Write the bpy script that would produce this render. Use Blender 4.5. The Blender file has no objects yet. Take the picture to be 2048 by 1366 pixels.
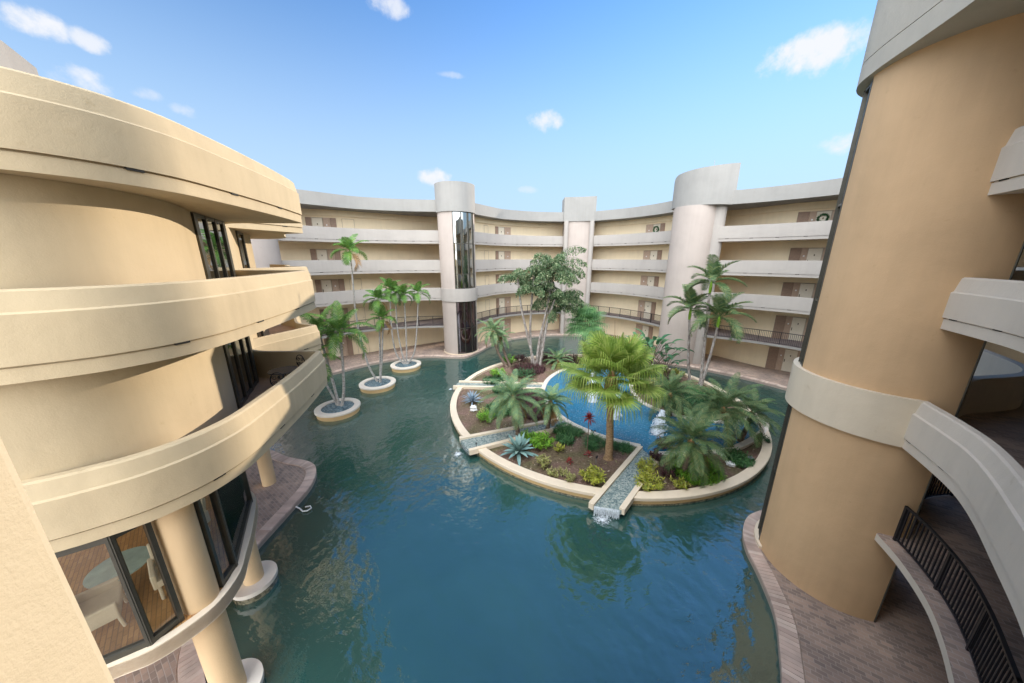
import bpy, bmesh, math, random
from mathutils import Vector, Matrix
R = math.radians
random.seed(7)
scene = bpy.context.scene
COL = scene.collection

# ---------------------------------------------------------------- camera
EYE = 10.26
cam_d = bpy.data.cameras.new('camera')
cam = bpy.data.objects.new('camera', cam_d)
COL.objects.link(cam)
cam.location = (0, 0, EYE)
cam.rotation_euler = (R(90 - 14.85), 0, 0)
cam_d.sensor_width = 36
cam_d.lens = 634 / 2048 * 36
cam_d.clip_start = 0.05
cam_d.clip_end = 5000
scene.camera = cam

# ---------------------------------------------------------------- light
SUN_AZ = 40.0      # degrees from +X towards +Y
SUN_EL = 16.2
scene.view_settings.view_transform = 'Standard'
scene.view_settings.look = 'None'
scene.view_settings.exposure = 0.90
scene.view_settings.gamma = 1
world = bpy.data.worlds.new('World')
scene.world = world
world.use_nodes = True


def px_dir(x, y):
    p = R(14.85)
    a, b = x - 1024, 683 - y
    v = Vector((a, 634 * math.cos(p) + b * math.sin(p), -634 * math.sin(p) + b * math.cos(p)))
    return v.normalized()


def make_world():
    nt = world.node_tree
    N, L = nt.nodes, nt.links
    N.clear()
    out = N.new('ShaderNodeOutputWorld')
    sky = N.new('ShaderNodeTexSky')
    sky.sky_type = 'NISHITA'
    sky.sun_disc = False
    sky.sun_elevation = R(SUN_EL)
    sky.sun_rotation = R(90 - SUN_AZ)
    sky.altitude = 0
    sky.air_density = 1.0
    sky.dust_density = 0.0
    sky.ozone_density = 1.2
    bg = N.new('ShaderNodeBackground')
    bg.inputs['Strength'].default_value = 0.15
    hs = N.new('ShaderNodeHueSaturation')
    hs.inputs['Saturation'].default_value = 1.04
    hs.inputs['Value'].default_value = 1.06
    L.new(sky.outputs[0], hs.inputs['Color']); tn = N.new('ShaderNodeMix'); tn.data_type = 'RGBA'; tn.blend_type = 'MULTIPLY'; tn.inputs['Factor'].default_value = 1
    tn.inputs['B'].default_value = (.47, .71, .98, 1)
    L.new(hs.outputs[0], tn.inputs['A']); L.new(tn.outputs['Result'], bg.inputs[0])
    tc = N.new('ShaderNodeTexCoord')
    # pale air near the horizon
    hz = N.new('ShaderNodeSeparateXYZ'); L.new(tc.outputs['Generated'], hz.inputs[0])
    hm = N.new('ShaderNodeMapRange'); hm.interpolation_type = 'SMOOTHSTEP'
    hm.inputs['From Min'].default_value = .62; hm.inputs['From Max'].default_value = .08
    hm.inputs['To Min'].default_value = 0; hm.inputs['To Max'].default_value = .92
    L.new(hz.outputs['Z'], hm.inputs['Value'])
    hb = N.new('ShaderNodeBackground'); hb.inputs['Color'].default_value = (.31, .415, .53, 1); hb.inputs['Strength'].default_value = 1.0
    hx = N.new('ShaderNodeMixShader')
    L.new(hm.outputs[0], hx.inputs[0]); L.new(bg.outputs[0], hx.inputs[1]); L.new(hb.outputs[0], hx.inputs[2])
    bg = hx
    noise = N.new('ShaderNodeTexNoise')
    noise.inputs['Scale'].default_value = 16
    noise.inputs['Detail'].default_value = 7
    noise.inputs['Roughness'].default_value = 0.62
    L.new(tc.outputs['Generated'], noise.inputs['Vector'])
    off = N.new('ShaderNodeMath'); off.operation = 'MULTIPLY_ADD'
    off.inputs[1].default_value = 3.4; off.inputs[2].default_value = -1.75
    L.new(noise.outputs['Fac'], off.inputs[0])
    # clouds: direction of the middle, half widths (radians), density
    clouds = [(-0.715, .607, .347, .085, .032, 1.0), ] if False else []
    for (x, y, w, h, dens) in [(74, 52, .038, .026, 1.0), (178, 84, .028, .018, .85), (168, 160, .050, .026, .95),
                               (285, 186, .034, .013, .5), (368, 220, .026, .014, .55), (775, 8, .050, .022, .8),
                               (1086, 242, .058, .028, .95), (868, 356, .050, .026, 1.0), (1628, 108, .100, .044, 1.05),
                               (1690, 282, .050, .026, .95), (898, 150, .034, .008, .4), (1055, 380, .035, .012, .4)]:
        c = px_dir(x, y)
        clouds.append((c, w, h, dens))
    prev = None
    for c, w, h, dens in clouds:
        u = Vector((c.y, -c.x, 0)).normalized()
        v = u.cross(c).normalized()
        ms = []
        for ax, s in ((u, w), (v, h)):
            d = N.new('ShaderNodeVectorMath'); d.operation = 'DOT_PRODUCT'
            L.new(tc.outputs['Generated'], d.inputs[0])
            d.inputs[1].default_value = ax / s
            if ax is v:
                o2 = N.new('ShaderNodeMath'); o2.operation = 'SUBTRACT'
                L.new(d.outputs['Value'], o2.inputs[0]); o2.inputs[1].default_value = c.dot(v) / s
                d = o2
            m = N.new('ShaderNodeMath'); m.operation = 'POWER'
            L.new(d.outputs['Value'] if ax is u else d.outputs[0], m.inputs[0]); m.inputs[1].default_value = 2
            ab = N.new('ShaderNodeMath'); ab.operation = 'MULTIPLY'
            src = d.outputs['Value'] if ax is u else d.outputs[0]
            L.new(src, ab.inputs[0]); L.new(src, ab.inputs[1])
            ms.append(ab)
        s_ = N.new('ShaderNodeMath'); s_.operation = 'ADD'
        L.new(ms[0].outputs[0], s_.inputs[0]); L.new(ms[1].outputs[0], s_.inputs[1])
        q = N.new('ShaderNodeMath'); q.operation = 'MULTIPLY_ADD'     # 1 - r^2 + noise
        q.inputs[1].default_value = -1.0; q.inputs[2].default_value = 0.95
        L.new(s_.outputs[0], q.inputs[0])
        a = N.new('ShaderNodeMath'); a.operation = 'ADD'
        L.new(q.outputs[0], a.inputs[0]); L.new(off.outputs[0], a.inputs[1])
        mr = N.new('ShaderNodeMapRange'); mr.interpolation_type = 'SMOOTHSTEP'
        mr.inputs['From Min'].default_value = 0.0; mr.inputs['From Max'].default_value = 1.15
        mr.inputs['To Min'].default_value = 0; mr.inputs['To Max'].default_value = dens
        L.new(a.outputs[0], mr.inputs['Value'])
        if prev is None:
            prev = mr
        else:
            mx = N.new('ShaderNodeMath'); mx.operation = 'MAXIMUM'
            L.new(prev.outputs[0], mx.inputs[0]); L.new(mr.outputs[0], mx.inputs[1])
            prev = mx
    mn = N.new('ShaderNodeMath'); mn.operation = 'MINIMUM'; mn.inputs[1].default_value = 0.97
    L.new(prev.outputs[0], mn.inputs[0])
    cb = N.new('ShaderNodeBackground')
    cb.inputs['Color'].default_value = (0.93, 0.95, 1.0, 1)
    cb.inputs['Strength'].default_value = 0.54
    mix = N.new('ShaderNodeMixShader')
    L.new(mn.outputs[0], mix.inputs[0]); L.new(bg.outputs[0], mix.inputs[1]); L.new(cb.outputs[0], mix.inputs[2])
    # added unseen cloud bank behind the viewer and overhead, to fill the shaded fronts
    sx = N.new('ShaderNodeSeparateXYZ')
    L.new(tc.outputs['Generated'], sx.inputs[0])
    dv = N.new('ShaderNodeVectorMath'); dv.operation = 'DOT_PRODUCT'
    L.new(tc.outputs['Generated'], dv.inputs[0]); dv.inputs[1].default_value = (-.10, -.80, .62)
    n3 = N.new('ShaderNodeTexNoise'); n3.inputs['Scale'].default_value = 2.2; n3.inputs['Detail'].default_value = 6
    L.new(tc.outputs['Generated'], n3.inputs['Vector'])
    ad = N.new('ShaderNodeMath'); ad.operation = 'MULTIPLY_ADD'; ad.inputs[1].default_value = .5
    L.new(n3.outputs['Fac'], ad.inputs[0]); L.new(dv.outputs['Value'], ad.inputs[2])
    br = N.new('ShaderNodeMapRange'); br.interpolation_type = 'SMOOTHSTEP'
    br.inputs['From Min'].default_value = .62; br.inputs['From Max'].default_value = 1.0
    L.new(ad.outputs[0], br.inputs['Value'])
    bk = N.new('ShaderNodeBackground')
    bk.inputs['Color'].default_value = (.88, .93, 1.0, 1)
    bk.inputs['Strength'].default_value = FILL_BANK
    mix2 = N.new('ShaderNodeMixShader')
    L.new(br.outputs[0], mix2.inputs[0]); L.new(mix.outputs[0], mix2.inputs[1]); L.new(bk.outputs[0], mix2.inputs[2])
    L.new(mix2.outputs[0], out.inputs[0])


FILL_BANK = 3.15
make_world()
sun_d = bpy.data.lights.new('sun', 'SUN')
sun_d.energy = 2.6
sun_d.angle = R(0.28)
sun_d.color = (1.0, 0.88, 0.74)
sun = bpy.data.objects.new('sun', sun_d)
COL.objects.link(sun)
sd = Vector((math.cos(R(SUN_AZ)) * math.cos(R(SUN_EL)), math.sin(R(SUN_AZ)) * math.cos(R(SUN_EL)), math.sin(R(SUN_EL))))
sun.rotation_euler = sd.to_track_quat('Z', 'Y').to_euler()
sun.location = sd * 80


# ---------------------------------------------------------------- materials
def new_mat(name):
    m = bpy.data.materials.new(name)
    m.use_nodes = True
    nt = m.node_tree
    return m, nt.nodes, nt.links, nt.nodes['Principled BSDF']


def coords(N, L, scale=1.0, rot=0):
    g = N.new('ShaderNodeNewGeometry')
    mp = N.new('ShaderNodeMapping')
    mp.inputs['Scale'].default_value = (scale,) * 3 if not isinstance(scale, tuple) else scale
    mp.inputs['Rotation'].default_value = (0, 0, rot)
    L.new(g.outputs['Position'], mp.inputs['Vector'])
    return mp


def noise(N, L, vec, scale, detail=4, rough=.55):
    n = N.new('ShaderNodeTexNoise')
    n.inputs['Scale'].default_value = scale
    n.inputs['Detail'].default_value = detail
    n.inputs['Roughness'].default_value = rough
    L.new(vec.outputs[0], n.inputs['Vector'])
    return n


def ramp(N, L, src, stops):
    r = N.new('ShaderNodeValToRGB')
    el = r.color_ramp.elements
    while len(el) < len(stops):
        el.new(0.5)
    for e, (p, c) in zip(el, stops):
        e.position = p
        e.color = (*c, 1)
    L.new(src, r.inputs[0])
    return r


def sc(c, k):
    return tuple(min(1, x * k) for x in c)


def bump(N, L, b, src, strength, dist=0.02, chain=None):
    bp = N.new('ShaderNodeBump')
    bp.inputs['Strength'].default_value = strength
    bp.inputs['Distance'].default_value = dist
    L.new(src, bp.inputs['Height'])
    if chain:
        L.new(chain.outputs[0], bp.inputs['Normal'])
    L.new(bp.outputs[0], b.inputs['Normal'])
    return bp


def plain(name, col, rough=.6, metal=0, var=.12, nscale=6, spec=.4):
    m, N, L, b = new_mat(name)
    v = coords(N, L)
    n = noise(N, L, v, nscale)
    r = ramp(N, L, n.outputs['Fac'], [(.25, sc(col, 1 - var)), (.75, sc(col, 1 + var))])
    L.new(r.outputs[0], b.inputs['Base Color'])
    b.inputs['Roughness'].default_value = rough
    b.inputs['Metallic'].default_value = metal
    b.inputs['Specular IOR Level'].default_value = spec
    return m


def stucco(name, col, streak=.10, tex=.35):
    m, N, L, b = new_mat(name)
    v = coords(N, L)
    big = noise(N, L, v, .55, 3)
    vs = coords(N, L, (3.5, 3.5, .22))
    st = noise(N, L, vs, 1.0, 5, .6)
    ad = N.new('ShaderNodeMath'); ad.operation = 'MULTIPLY_ADD'
    ad.inputs[1].default_value = .55
    L.new(st.outputs['Fac'], ad.inputs[0]); L.new(big.outputs['Fac'], ad.inputs[2])
    r = ramp(N, L, ad.outputs[0], [(.45, sc(col, 1 - streak)), (.78, col), (1.0, sc(col, 1 + streak * .5))])
    L.new(r.outputs[0], b.inputs['Base Color'])
    b.inputs['Roughness'].default_value = .82
    b.inputs['Specular IOR Level'].default_value = .25
    sp = noise(N, L, coords(N, L), 3.1, 8, .72)
    mk = ramp(N, L, sp.outputs['Fac'], [(.0, (1, 1, 1)), (.62, (1, 1, 1)), (.72, (.90, .88, .84)), (.80, (.80, .76, .70))])
    mm = N.new('ShaderNodeMix'); mm.data_type = 'RGBA'; mm.blend_type = 'MULTIPLY'; mm.inputs['Factor'].default_value = 1
    L.new(r.outputs[0], mm.inputs['A']); L.new(mk.outputs[0], mm.inputs['B'])
    L.new(mm.outputs['Result'], b.inputs['Base Color'])
    f = noise(N, L, v, 38, 4, .65)
    f2 = noise(N, L, v, 2.2, 3, .5)
    b1 = bump(N, L, b, f2.outputs['Fac'], .35, .05)
    bump(N, L, b, f.outputs['Fac'], tex, .01, b1)
    return m


def pavers(name, c1, c2, mortar, s=1.0, rot=.6, bw=.23, rh=.115):
    m, N, L, b = new_mat(name)
    v = coords(N, L, s, rot)
    br = N.new('ShaderNodeTexBrick')
    br.inputs['Scale'].default_value = 1
    br.inputs['Brick Width'].default_value = bw
    br.inputs['Row Height'].default_value = rh
    br.inputs['Mortar Size'].default_value = .009
    br.inputs['Mortar Smooth'].default_value = .3
    br.inputs['Bias'].default_value = 0
    br.inputs['Color1'].default_value = (*c1, 1)
    br.inputs['Color2'].default_value = (*c2, 1)
    br.inputs['Mortar'].default_value = (*mortar, 1)
    br.offset = .5
    L.new(v.outputs[0], br.inputs['Vector'])
    n = noise(N, L, coords(N, L), .9, 5)
    mx = N.new('ShaderNodeMix'); mx.data_type = 'RGBA'; mx.blend_type = 'MULTIPLY'
    mx.inputs['Factor'].default_value = 1
    r = ramp(N, L, n.outputs['Fac'], [(.3, (.72, .72, .74)), (.7, (1.2, 1.15, 1.1))])
    L.new(br.outputs['Color'], mx.inputs['A']); L.new(r.outputs[0], mx.inputs['B'])
    L.new(mx.outputs['Result'], b.inputs['Base Color'])
    b.inputs['Roughness'].default_value = .62
    inv = N.new('ShaderNodeMath'); inv.operation = 'SUBTRACT'; inv.inputs[0].default_value = 1
    L.new(br.outputs['Fac'], inv.inputs[1])
    b1 = bump(N, L, b, inv.outputs[0], .5, .006)
    f = noise(N, L, coords(N, L), 45, 3)
    bump(N, L, b, f.outputs['Fac'], .25, .006, b1)
    return m


def island_random(name, cols, rough=.6, transl=0.0, tip=None, spec=.3):
    """colour varies from one separate piece of the mesh to the next (bricks, leaves)"""
    m, N, L, b = new_mat(name)
    g = N.new('ShaderNodeNewGeometry')
    r = ramp(N, L, g.outputs['Random Per Island'], [(i / max(1, len(cols) - 1), c) for i, c in enumerate(cols)])
    r.color_ramp.interpolation = 'LINEAR'
    src = r.outputs[0]
    v = coords(N, L)
    n = noise(N, L, v, 1.3, 3)
    r2 = ramp(N, L, n.outputs['Fac'], [(.3, (.75, .75, .75)), (.7, (1.2, 1.2, 1.2))])
    mx = N.new('ShaderNodeMix'); mx.data_type = 'RGBA'; mx.blend_type = 'MULTIPLY'
    mx.inputs['Factor'].default_value = 1
    L.new(src, mx.inputs['A']); L.new(r2.outputs[0], mx.inputs['B'])
    L.new(mx.outputs['Result'], b.inputs['Base Color'])
    b.inputs['Roughness'].default_value = rough
    b.inputs['Specular IOR Level'].default_value = spec
    if transl:
        t = N.new('ShaderNodeBsdfTranslucent')
        L.new(mx.outputs['Result'], t.inputs['Color'])
        ms = N.new('ShaderNodeMixShader'); ms.inputs[0].default_value = transl
        out = [x for x in N if x.type == 'OUTPUT_MATERIAL'][0]
        L.new(b.outputs[0], ms.inputs[1]); L.new(t.outputs[0], ms.inputs[2]); L.new(ms.outputs[0], out.inputs[0])
    return m


def water_mat(name, c1, c2, wscale, strength, rough=.03, ior=1.4, rings=(), foamy=0.0):
    m, N, L, b = new_mat(name)
    v = coords(N, L)
    n = noise(N, L, v, .12, 4)
    r = ramp(N, L, n.outputs['Fac'], [(.3, c1), (.7, c2)])
    src = r.outputs[0]
    if foamy:
        nf = noise(N, L, v, 9, 5, .7)
        rf = ramp(N, L, nf.outputs['Fac'], [(.54, (0, 0, 0)), (.76, (foamy, foamy, foamy))])
        mx = N.new('ShaderNodeMix'); mx.data_type = 'RGBA'
        L.new(rf.outputs[0], mx.inputs['Factor']); L.new(src, mx.inputs['A'])
        mx.inputs['B'].default_value = (.35, .55, .72, 1)
        src = mx.outputs['Result']
    L.new(src, b.inputs['Base Color'])
    b.inputs['Roughness'].default_value = rough
    b.inputs['IOR'].default_value = ior
    b.inputs['Specular IOR Level'].default_value = .5
    n1 = noise(N, L, coords(N, L, (1, 1.6, 1), .5), wscale, 3, .6)
    n2 = noise(N, L, coords(N, L, (1.3, 1, 1), -.7), wscale * .28, 2)
    b1 = bump(N, L, b, n2.outputs['Fac'], strength, .30)
    last = bump(N, L, b, n1.outputs['Fac'], strength, .06, b1)
    for (cx, cy, sc_, st, fade) in rings:
        g = N.new('ShaderNodeNewGeometry')
        s = N.new('ShaderNodeVectorMath'); s.operation = 'SUBTRACT'
        L.new(g.outputs['Position'], s.inputs[0]); s.inputs[1].default_value = (cx, cy, -.2)
        ln = N.new('ShaderNodeVectorMath'); ln.operation = 'LENGTH'
        L.new(s.outputs[0], ln.inputs[0])
        nz = noise(N, L, v, 1.2, 3)
        ad = N.new('ShaderNodeMath'); ad.operation = 'MULTIPLY_ADD'; ad.inputs[1].default_value = .5
        L.new(nz.outputs['Fac'], ad.inputs[0]); L.new(ln.outputs['Value'], ad.inputs[2])
        w = N.new('ShaderNodeMath'); w.operation = 'MULTIPLY'; w.inputs[1].default_value = sc_
        L.new(ad.outputs[0], w.inputs[0])
        si = N.new('ShaderNodeMath'); si.operation = 'SINE'
        L.new(w.outputs[0], si.inputs[0])
        mr = N.new('ShaderNodeMapRange')
        mr.inputs['From Min'].default_value = 0; mr.inputs['From Max'].default_value = fade
        mr.inputs['To Min'].default_value = 1; mr.inputs['To Max'].default_value = 0
        L.new(ln.outputs['Value'], mr.inputs['Value'])
        mu = N.new('ShaderNodeMath'); mu.operation = 'MULTIPLY'
        L.new(si.outputs[0], mu.inputs[0]); L.new(mr.outputs[0], mu.inputs[1])
        last = bump(N, L, b, mu.outputs[0], st, .02, last)
    return m


def glass_mat(name, tint, mirror, transp, base=.06):
    m, N, L, b = new_mat(name)
    out = [x for x in N if x.type == 'OUTPUT_MATERIAL'][0]
    gl = N.new('ShaderNodeBsdfGlossy'); gl.inputs['Roughness'].default_value = .015
    gl.inputs['Color'].default_value = (*mirror, 1)
    n = noise(N, L, coords(N, L), .5, 2)
    bp = N.new('ShaderNodeBump'); bp.inputs['Strength'].default_value = .04; bp.inputs['Distance'].default_value = .1
    L.new(n.outputs['Fac'], bp.inputs['Height']); L.new(bp.outputs[0], gl.inputs['Normal'])
    if transp:
        tr = N.new('ShaderNodeBsdfTransparent'); tr.inputs['Color'].default_value = (*tint, 1)
    else:
        tr = N.new('ShaderNodeBsdfDiffuse'); tr.inputs['Color'].default_value = (*tint, 1)
    fr = N.new('ShaderNodeFresnel'); fr.inputs['IOR'].default_value = 1.12 if transp else 2.6
    ms = N.new('ShaderNodeMixShader')
    fl = N.new('ShaderNodeMath'); fl.operation = 'MAXIMUM'; fl.inputs[1].default_value = base
    L.new(fr.outputs[0], fl.inputs[0])
    L.new(fl.outputs[0], ms.inputs[0]); L.new(tr.outputs[0], ms.inputs[1]); L.new(gl.outputs[0], ms.inputs[2])
    L.new(ms.outputs[0], out.inputs[0])
    return m


M = {}
CREAM = (.72, .58, .40)
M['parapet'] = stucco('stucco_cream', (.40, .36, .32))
M['near_parapet'] = stucco('stucco_warm_cream', (.51, .405, .255), .13)
M['roofband'] = stucco('stucco_fascia', (.30, .285, .26))
M['wall'] = stucco('stucco_tan', (.84, .70, .48))
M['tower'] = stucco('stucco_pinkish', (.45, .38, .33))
M['near_tower'] = stucco('stucco_orange_tan', (.60, .40, .225), .12)
M['near_white'] = stucco('stucco_pale_cream', (.64, .56, .46))
M['near_roof'] = stucco('stucco_near_fascia', (.47, .43, .36))
M['near_band'] = stucco('stucco_band', (.66, .56, .42))
M['near_wall'] = stucco('stucco_yellow_cream', (.62, .52, .36), .05, .6)
M['column'] = stucco('stucco_column', (.66, .47, .27))
M['soffit'] = stucco('stucco_soffit', (.74, .62, .46))
M['door'] = plain('painted_door', (.74, .66, .52), .45, var=.04)
M['door_line'] = plain('door_joint', (.42, .34, .25), .6)
M['panel'] = plain('brown_panel', (.30, .20, .14), .6)
M['panel2'] = plain('brown_panel_light', (.46, .33, .24), .6)
M['brass'] = plain('dark_brass', (.10, .07, .04), .35, .8)
M['iron'] = plain('black_iron', (.018, .018, .022), .45, .2)
M['bronze'] = plain('bronze_frame', (.085, .08, .065), .38, .55)
M['slot'] = plain('dark_slot', (.03, .027, .022), .8)
M['coping'] = stucco('coping_pale', (.76, .63, .47), .10)
M['planter'] = stucco('planter_tan', (.62, .42, .20), .12)
M['white_coping'] = stucco('coping_white', (.70, .62, .52), .12)
M['paver'] = pavers('brick_pavers', (.44, .32, .25), (.25, .195, .165), (.42, .35, .30))
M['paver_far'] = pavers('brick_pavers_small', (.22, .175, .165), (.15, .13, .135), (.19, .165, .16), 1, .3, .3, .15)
M['terracotta'] = pavers('terracotta_tiles', (.50, .33, .21), (.44, .28, .17), (.36, .26, .19), 1, -.1, .42, .14)
M['rug'] = pavers('lounge_floor', (.52, .29, .11), (.40, .21, .075), (.30, .17, .07), 1, .78, .30, .075)
M['brick'] = island_random('curb_brick', [(.46, .34, .28), (.60, .46, .38), (.52, .38, .31), (.66, .53, .44)], .7)
M['curb_joint'] = plain('curb_mortar', (.36, .28, .23), .8)
M['water'] = water_mat('pond_water', (.014, .056, .050), (.030, .096, .078), 3.8, .20, .02, 2.5,
                       rings=((5.0, 7.6, 10.5, .22, 3.2), (4.2, 10.3, 9.0, .4, 2.4)))
M['pool'] = water_mat('pool_water', (.014, .12, .22), (.03, .19, .30), 4.5, .5, .05, 1.4, foamy=.75)
M['mosaic'] = None
M['glass'] = glass_mat('tinted_mirror_glass', (.012, .014, .014), (.66, .68, .66), False, .62)
M['dark_glass'] = glass_mat('dark_plum_glass', (.02, .008, .010), (.45, .42, .44), False, .3)
M['clear'] = glass_mat('clear_glass', (.93, .93, .90), (.8, .82, .85), True)
M['upholstery'] = plain('cream_upholstery', (.62, .52, .38), .9, var=.05)
M['metalgrey'] = plain('brushed_metal', (.30, .30, .30), .35, .7)
M['sea_glass'] = plain('frosted_table_glass', (.40, .50, .45), .15)
M['ground'] = plain('dry_ground', (.20, .19, .13), .95, var=.3, nscale=.3)
M['white'] = plain('white_paint', (.78, .77, .74), .5, var=.03)
M['red'] = plain('red_paint', (.45, .03, .03), .4)


def mosaic_mat(name, c1, c2, c3, scale=16):
    m, N, L, b = new_mat(name)
    v = coords(N, L)
    vo = N.new('ShaderNodeTexVoronoi'); vo.inputs['Scale'].default_value = scale
    L.new(v.outputs[0], vo.inputs['Vector'])
    sep = N.new('ShaderNodeSeparateColor')
    L.new(vo.outputs['Color'], sep.inputs[0])
    r = ramp(N, L, sep.outputs[0], [(0, c1), (.5, c2), (1, c3)])
    L.new(r.outputs[0], b.inputs['Base Color'])
    b.inputs['Roughness'].default_value = .25
    inv = N.new('ShaderNodeMath'); inv.operation = 'SUBTRACT'; inv.inputs[0].default_value = 1
    L.new(vo.outputs['Distance'], inv.inputs[1])
    bump(N, L, b, inv.outputs[0], .7, .02)
    return m


M['mosaic'] = mosaic_mat('runnel_pebbles', (.10, .15, .15), (.25, .31, .29), (.42, .44, .38))
M['bluestone'] = mosaic_mat('blue_gravel', (.03, .07, .09), (.10, .17, .20), (.24, .31, .33), 13)
M['waterline'] = mosaic_mat('waterline_tiles', (.08, .075, .05), (.18, .16, .10), (.32, .28, .18), 14)


def mulch():
    m, N, L, b = new_mat('mulch')
    v = coords(N, L)
    n = noise(N, L, v, 11, 9, .78)
    r = ramp(N, L, n.outputs['Fac'], [(.30, (.075, .042, .032)), (.50, (.21, .125, .092)), (.62, (.32, .21, .16)), (.74, (.52, .43, .35))])
    n2 = noise(N, L, v, .6, 3)
    r2 = ramp(N, L, n2.outputs['Fac'], [(.4, (1, 1, 1)), (.65, (.55, .80, .45))])
    mx = N.new('ShaderNodeMix'); mx.data_type = 'RGBA'; mx.blend_type = 'MULTIPLY'; mx.inputs['Factor'].default_value = 1
    L.new(r.outputs[0], mx.inputs['A']); L.new(r2.outputs[0], mx.inputs['B'])
    L.new(mx.outputs['Result'], b.inputs['Base Color'])
    b.inputs['Roughness'].default_value = .95
    bump(N, L, b, n.outputs['Fac'], .9, .08)
    return m


M['mulch'] = mulch()


def trunk_mat(name, c1, c2, ring=9.0):
    m, N, L, b = new_mat(name)
    v = coords(N, L, (6, 6, ring))
    n = noise(N, L, v, 1.2, 5, .6)
    r = ramp(N, L, n.outputs['Fac'], [(.33, c1), (.66, c2)])
    L.new(r.outputs[0], b.inputs['Base Color'])
    b.inputs['Roughness'].default_value = .9
    bump(N, L, b, n.outputs['Fac'], .6, .03)
    return m


M['trunk_grey'] = trunk_mat('palm_trunk_grey', (.20, .18, .16), (.46, .43, .39))
M['trunk_tan'] = trunk_mat('palm_trunk_tan', (.20, .12, .06), (.42, .28, .15), 14)
M['trunk_dark'] = trunk_mat('palm_trunk_brown', (.09, .06, .045), (.24, .17, .12))
M['trunk_pale'] = trunk_mat('trunk_mottled', (.16, .12, .10), (.50, .45, .40), 3)
M['boot'] = trunk_mat('palm_boots', (.16, .08, .03), (.42, .24, .10), 5)
M['leaf_palm'] = island_random('leaf_palm_green', [(0.060, 0.151, 0.037), (0.099, 0.230, 0.046), (0.145, 0.290, 0.060), (0.224, 0.343, 0.066)], .45, .30)
M['leaf_blue'] = island_random('leaf_date_palm', [(0.121, 0.231, 0.131), (0.172, 0.302, 0.161), (0.242, 0.384, 0.172), (0.403, 0.443, 0.161)], .5, .28)
M['leaf_green2'] = island_random('leaf_date_palm_green', [(.065, .135, .055), (.10, .185, .07), (.16, .24, .09), (.30, .30, .12)], .5, .28)
M['leaf_fan'] = island_random('leaf_fan_lime', [(0.170, 0.270, 0.045), (0.240, 0.350, 0.060), (0.330, 0.430, 0.080), (0.420, 0.480, 0.130)], .45, .38)
M['leaf_fan2'] = island_random('leaf_fan_green', [(0.128, 0.273, 0.120), (0.188, 0.375, 0.153), (0.290, 0.477, 0.188)], .5, .3)
M['leaf_fish'] = island_random('leaf_fishtail', [(0.063, 0.119, 0.055), (0.104, 0.182, 0.076), (0.182, 0.251, 0.119), (0.335, 0.349, 0.195)], .5, .25)
M['leaf_dead'] = island_random('leaf_dry', [(0.300, 0.150, 0.050), (0.420, 0.240, 0.090), (0.240, 0.160, 0.070)], .8, .2)
M['leaf_agave'] = island_random('leaf_agave_blue', [(0.171, 0.295, 0.279), (0.248, 0.388, 0.357), (0.310, 0.465, 0.403)], .5, .0)
M['leaf_agave2'] = island_random('leaf_agave_grey', [(0.232, 0.310, 0.372), (0.310, 0.403, 0.480), (0.403, 0.496, 0.558)], .5, .0)
M['leaf_croton'] = island_random('leaf_croton_yellow', [(0.300, 0.360, 0.040), (0.460, 0.460, 0.050), (0.550, 0.520, 0.120), (0.160, 0.260, 0.040)], .45, .25)
M['leaf_pale'] = island_random('leaf_croton_pale', [(0.420, 0.420, 0.120), (0.520, 0.500, 0.200), (0.280, 0.320, 0.080), (0.550, 0.400, 0.220)], .5, .25)
M['leaf_bright'] = island_random('leaf_bright_green', [(0.139, 0.341, 0.046), (0.217, 0.465, 0.046), (0.341, 0.558, 0.062)], .4, .25)
M['leaf_dark'] = island_random('leaf_dark_green', [(0.028, 0.085, 0.034), (0.046, 0.132, 0.046), (0.078, 0.186, 0.070)], .45, .2)
M['leaf_grass'] = island_random('leaf_grass', [(0.054, 0.155, 0.054), (0.093, 0.232, 0.078), (0.155, 0.310, 0.109)], .5, .25)
M['leaf_red'] = island_random('leaf_red', [(.28, .03, .035), (.42, .05, .05), (.50, .14, .10)], .45, .25)
M['leaf_maroon'] = island_random('leaf_maroon', [(0.070, 0.028, 0.034), (0.132, 0.043, 0.054), (0.078, 0.085, 0.046)], .5, .2)
M['leaf_banana'] = island_random('leaf_broad', [(0.054, 0.155, 0.078), (0.093, 0.232, 0.109), (0.139, 0.295, 0.139)], .4, .25)
M['litter'] = island_random('leaf_litter', [(.16, .09, .05), (.42, .28, .16), (.60, .50, .38), (.25, .15, .08), (.34, .33, .14)], .8)
M['foam'] = plain('white_foam', (.80, .86, .90), .6, var=.05)


def foam_mat():
    m, N, L, b = new_mat('falling_water')
    b.inputs['Base Color'].default_value = (.82, .88, .93, 1)
    b.inputs['Roughness'].default_value = .3
    out = [x for x in N if x.type == 'OUTPUT_MATERIAL'][0]
    tr = N.new('ShaderNodeBsdfTransparent')
    n = noise(N, L, coords(N, L, (14, 14, 3)), 1.5, 4, .7)
    r = ramp(N, L, n.outputs['Fac'], [(.30, (.25, .25, .25)), (.50, (.96, .96, .96))])
    ms = N.new('ShaderNodeMixShader')
    L.new(r.outputs[0], ms.inputs[0]); L.new(tr.outputs[0], ms.inputs[1]); L.new(b.outputs[0], ms.inputs[2])
    L.new(ms.outputs[0], out.inputs[0])
    return m


M['spray'] = foam_mat()


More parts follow.
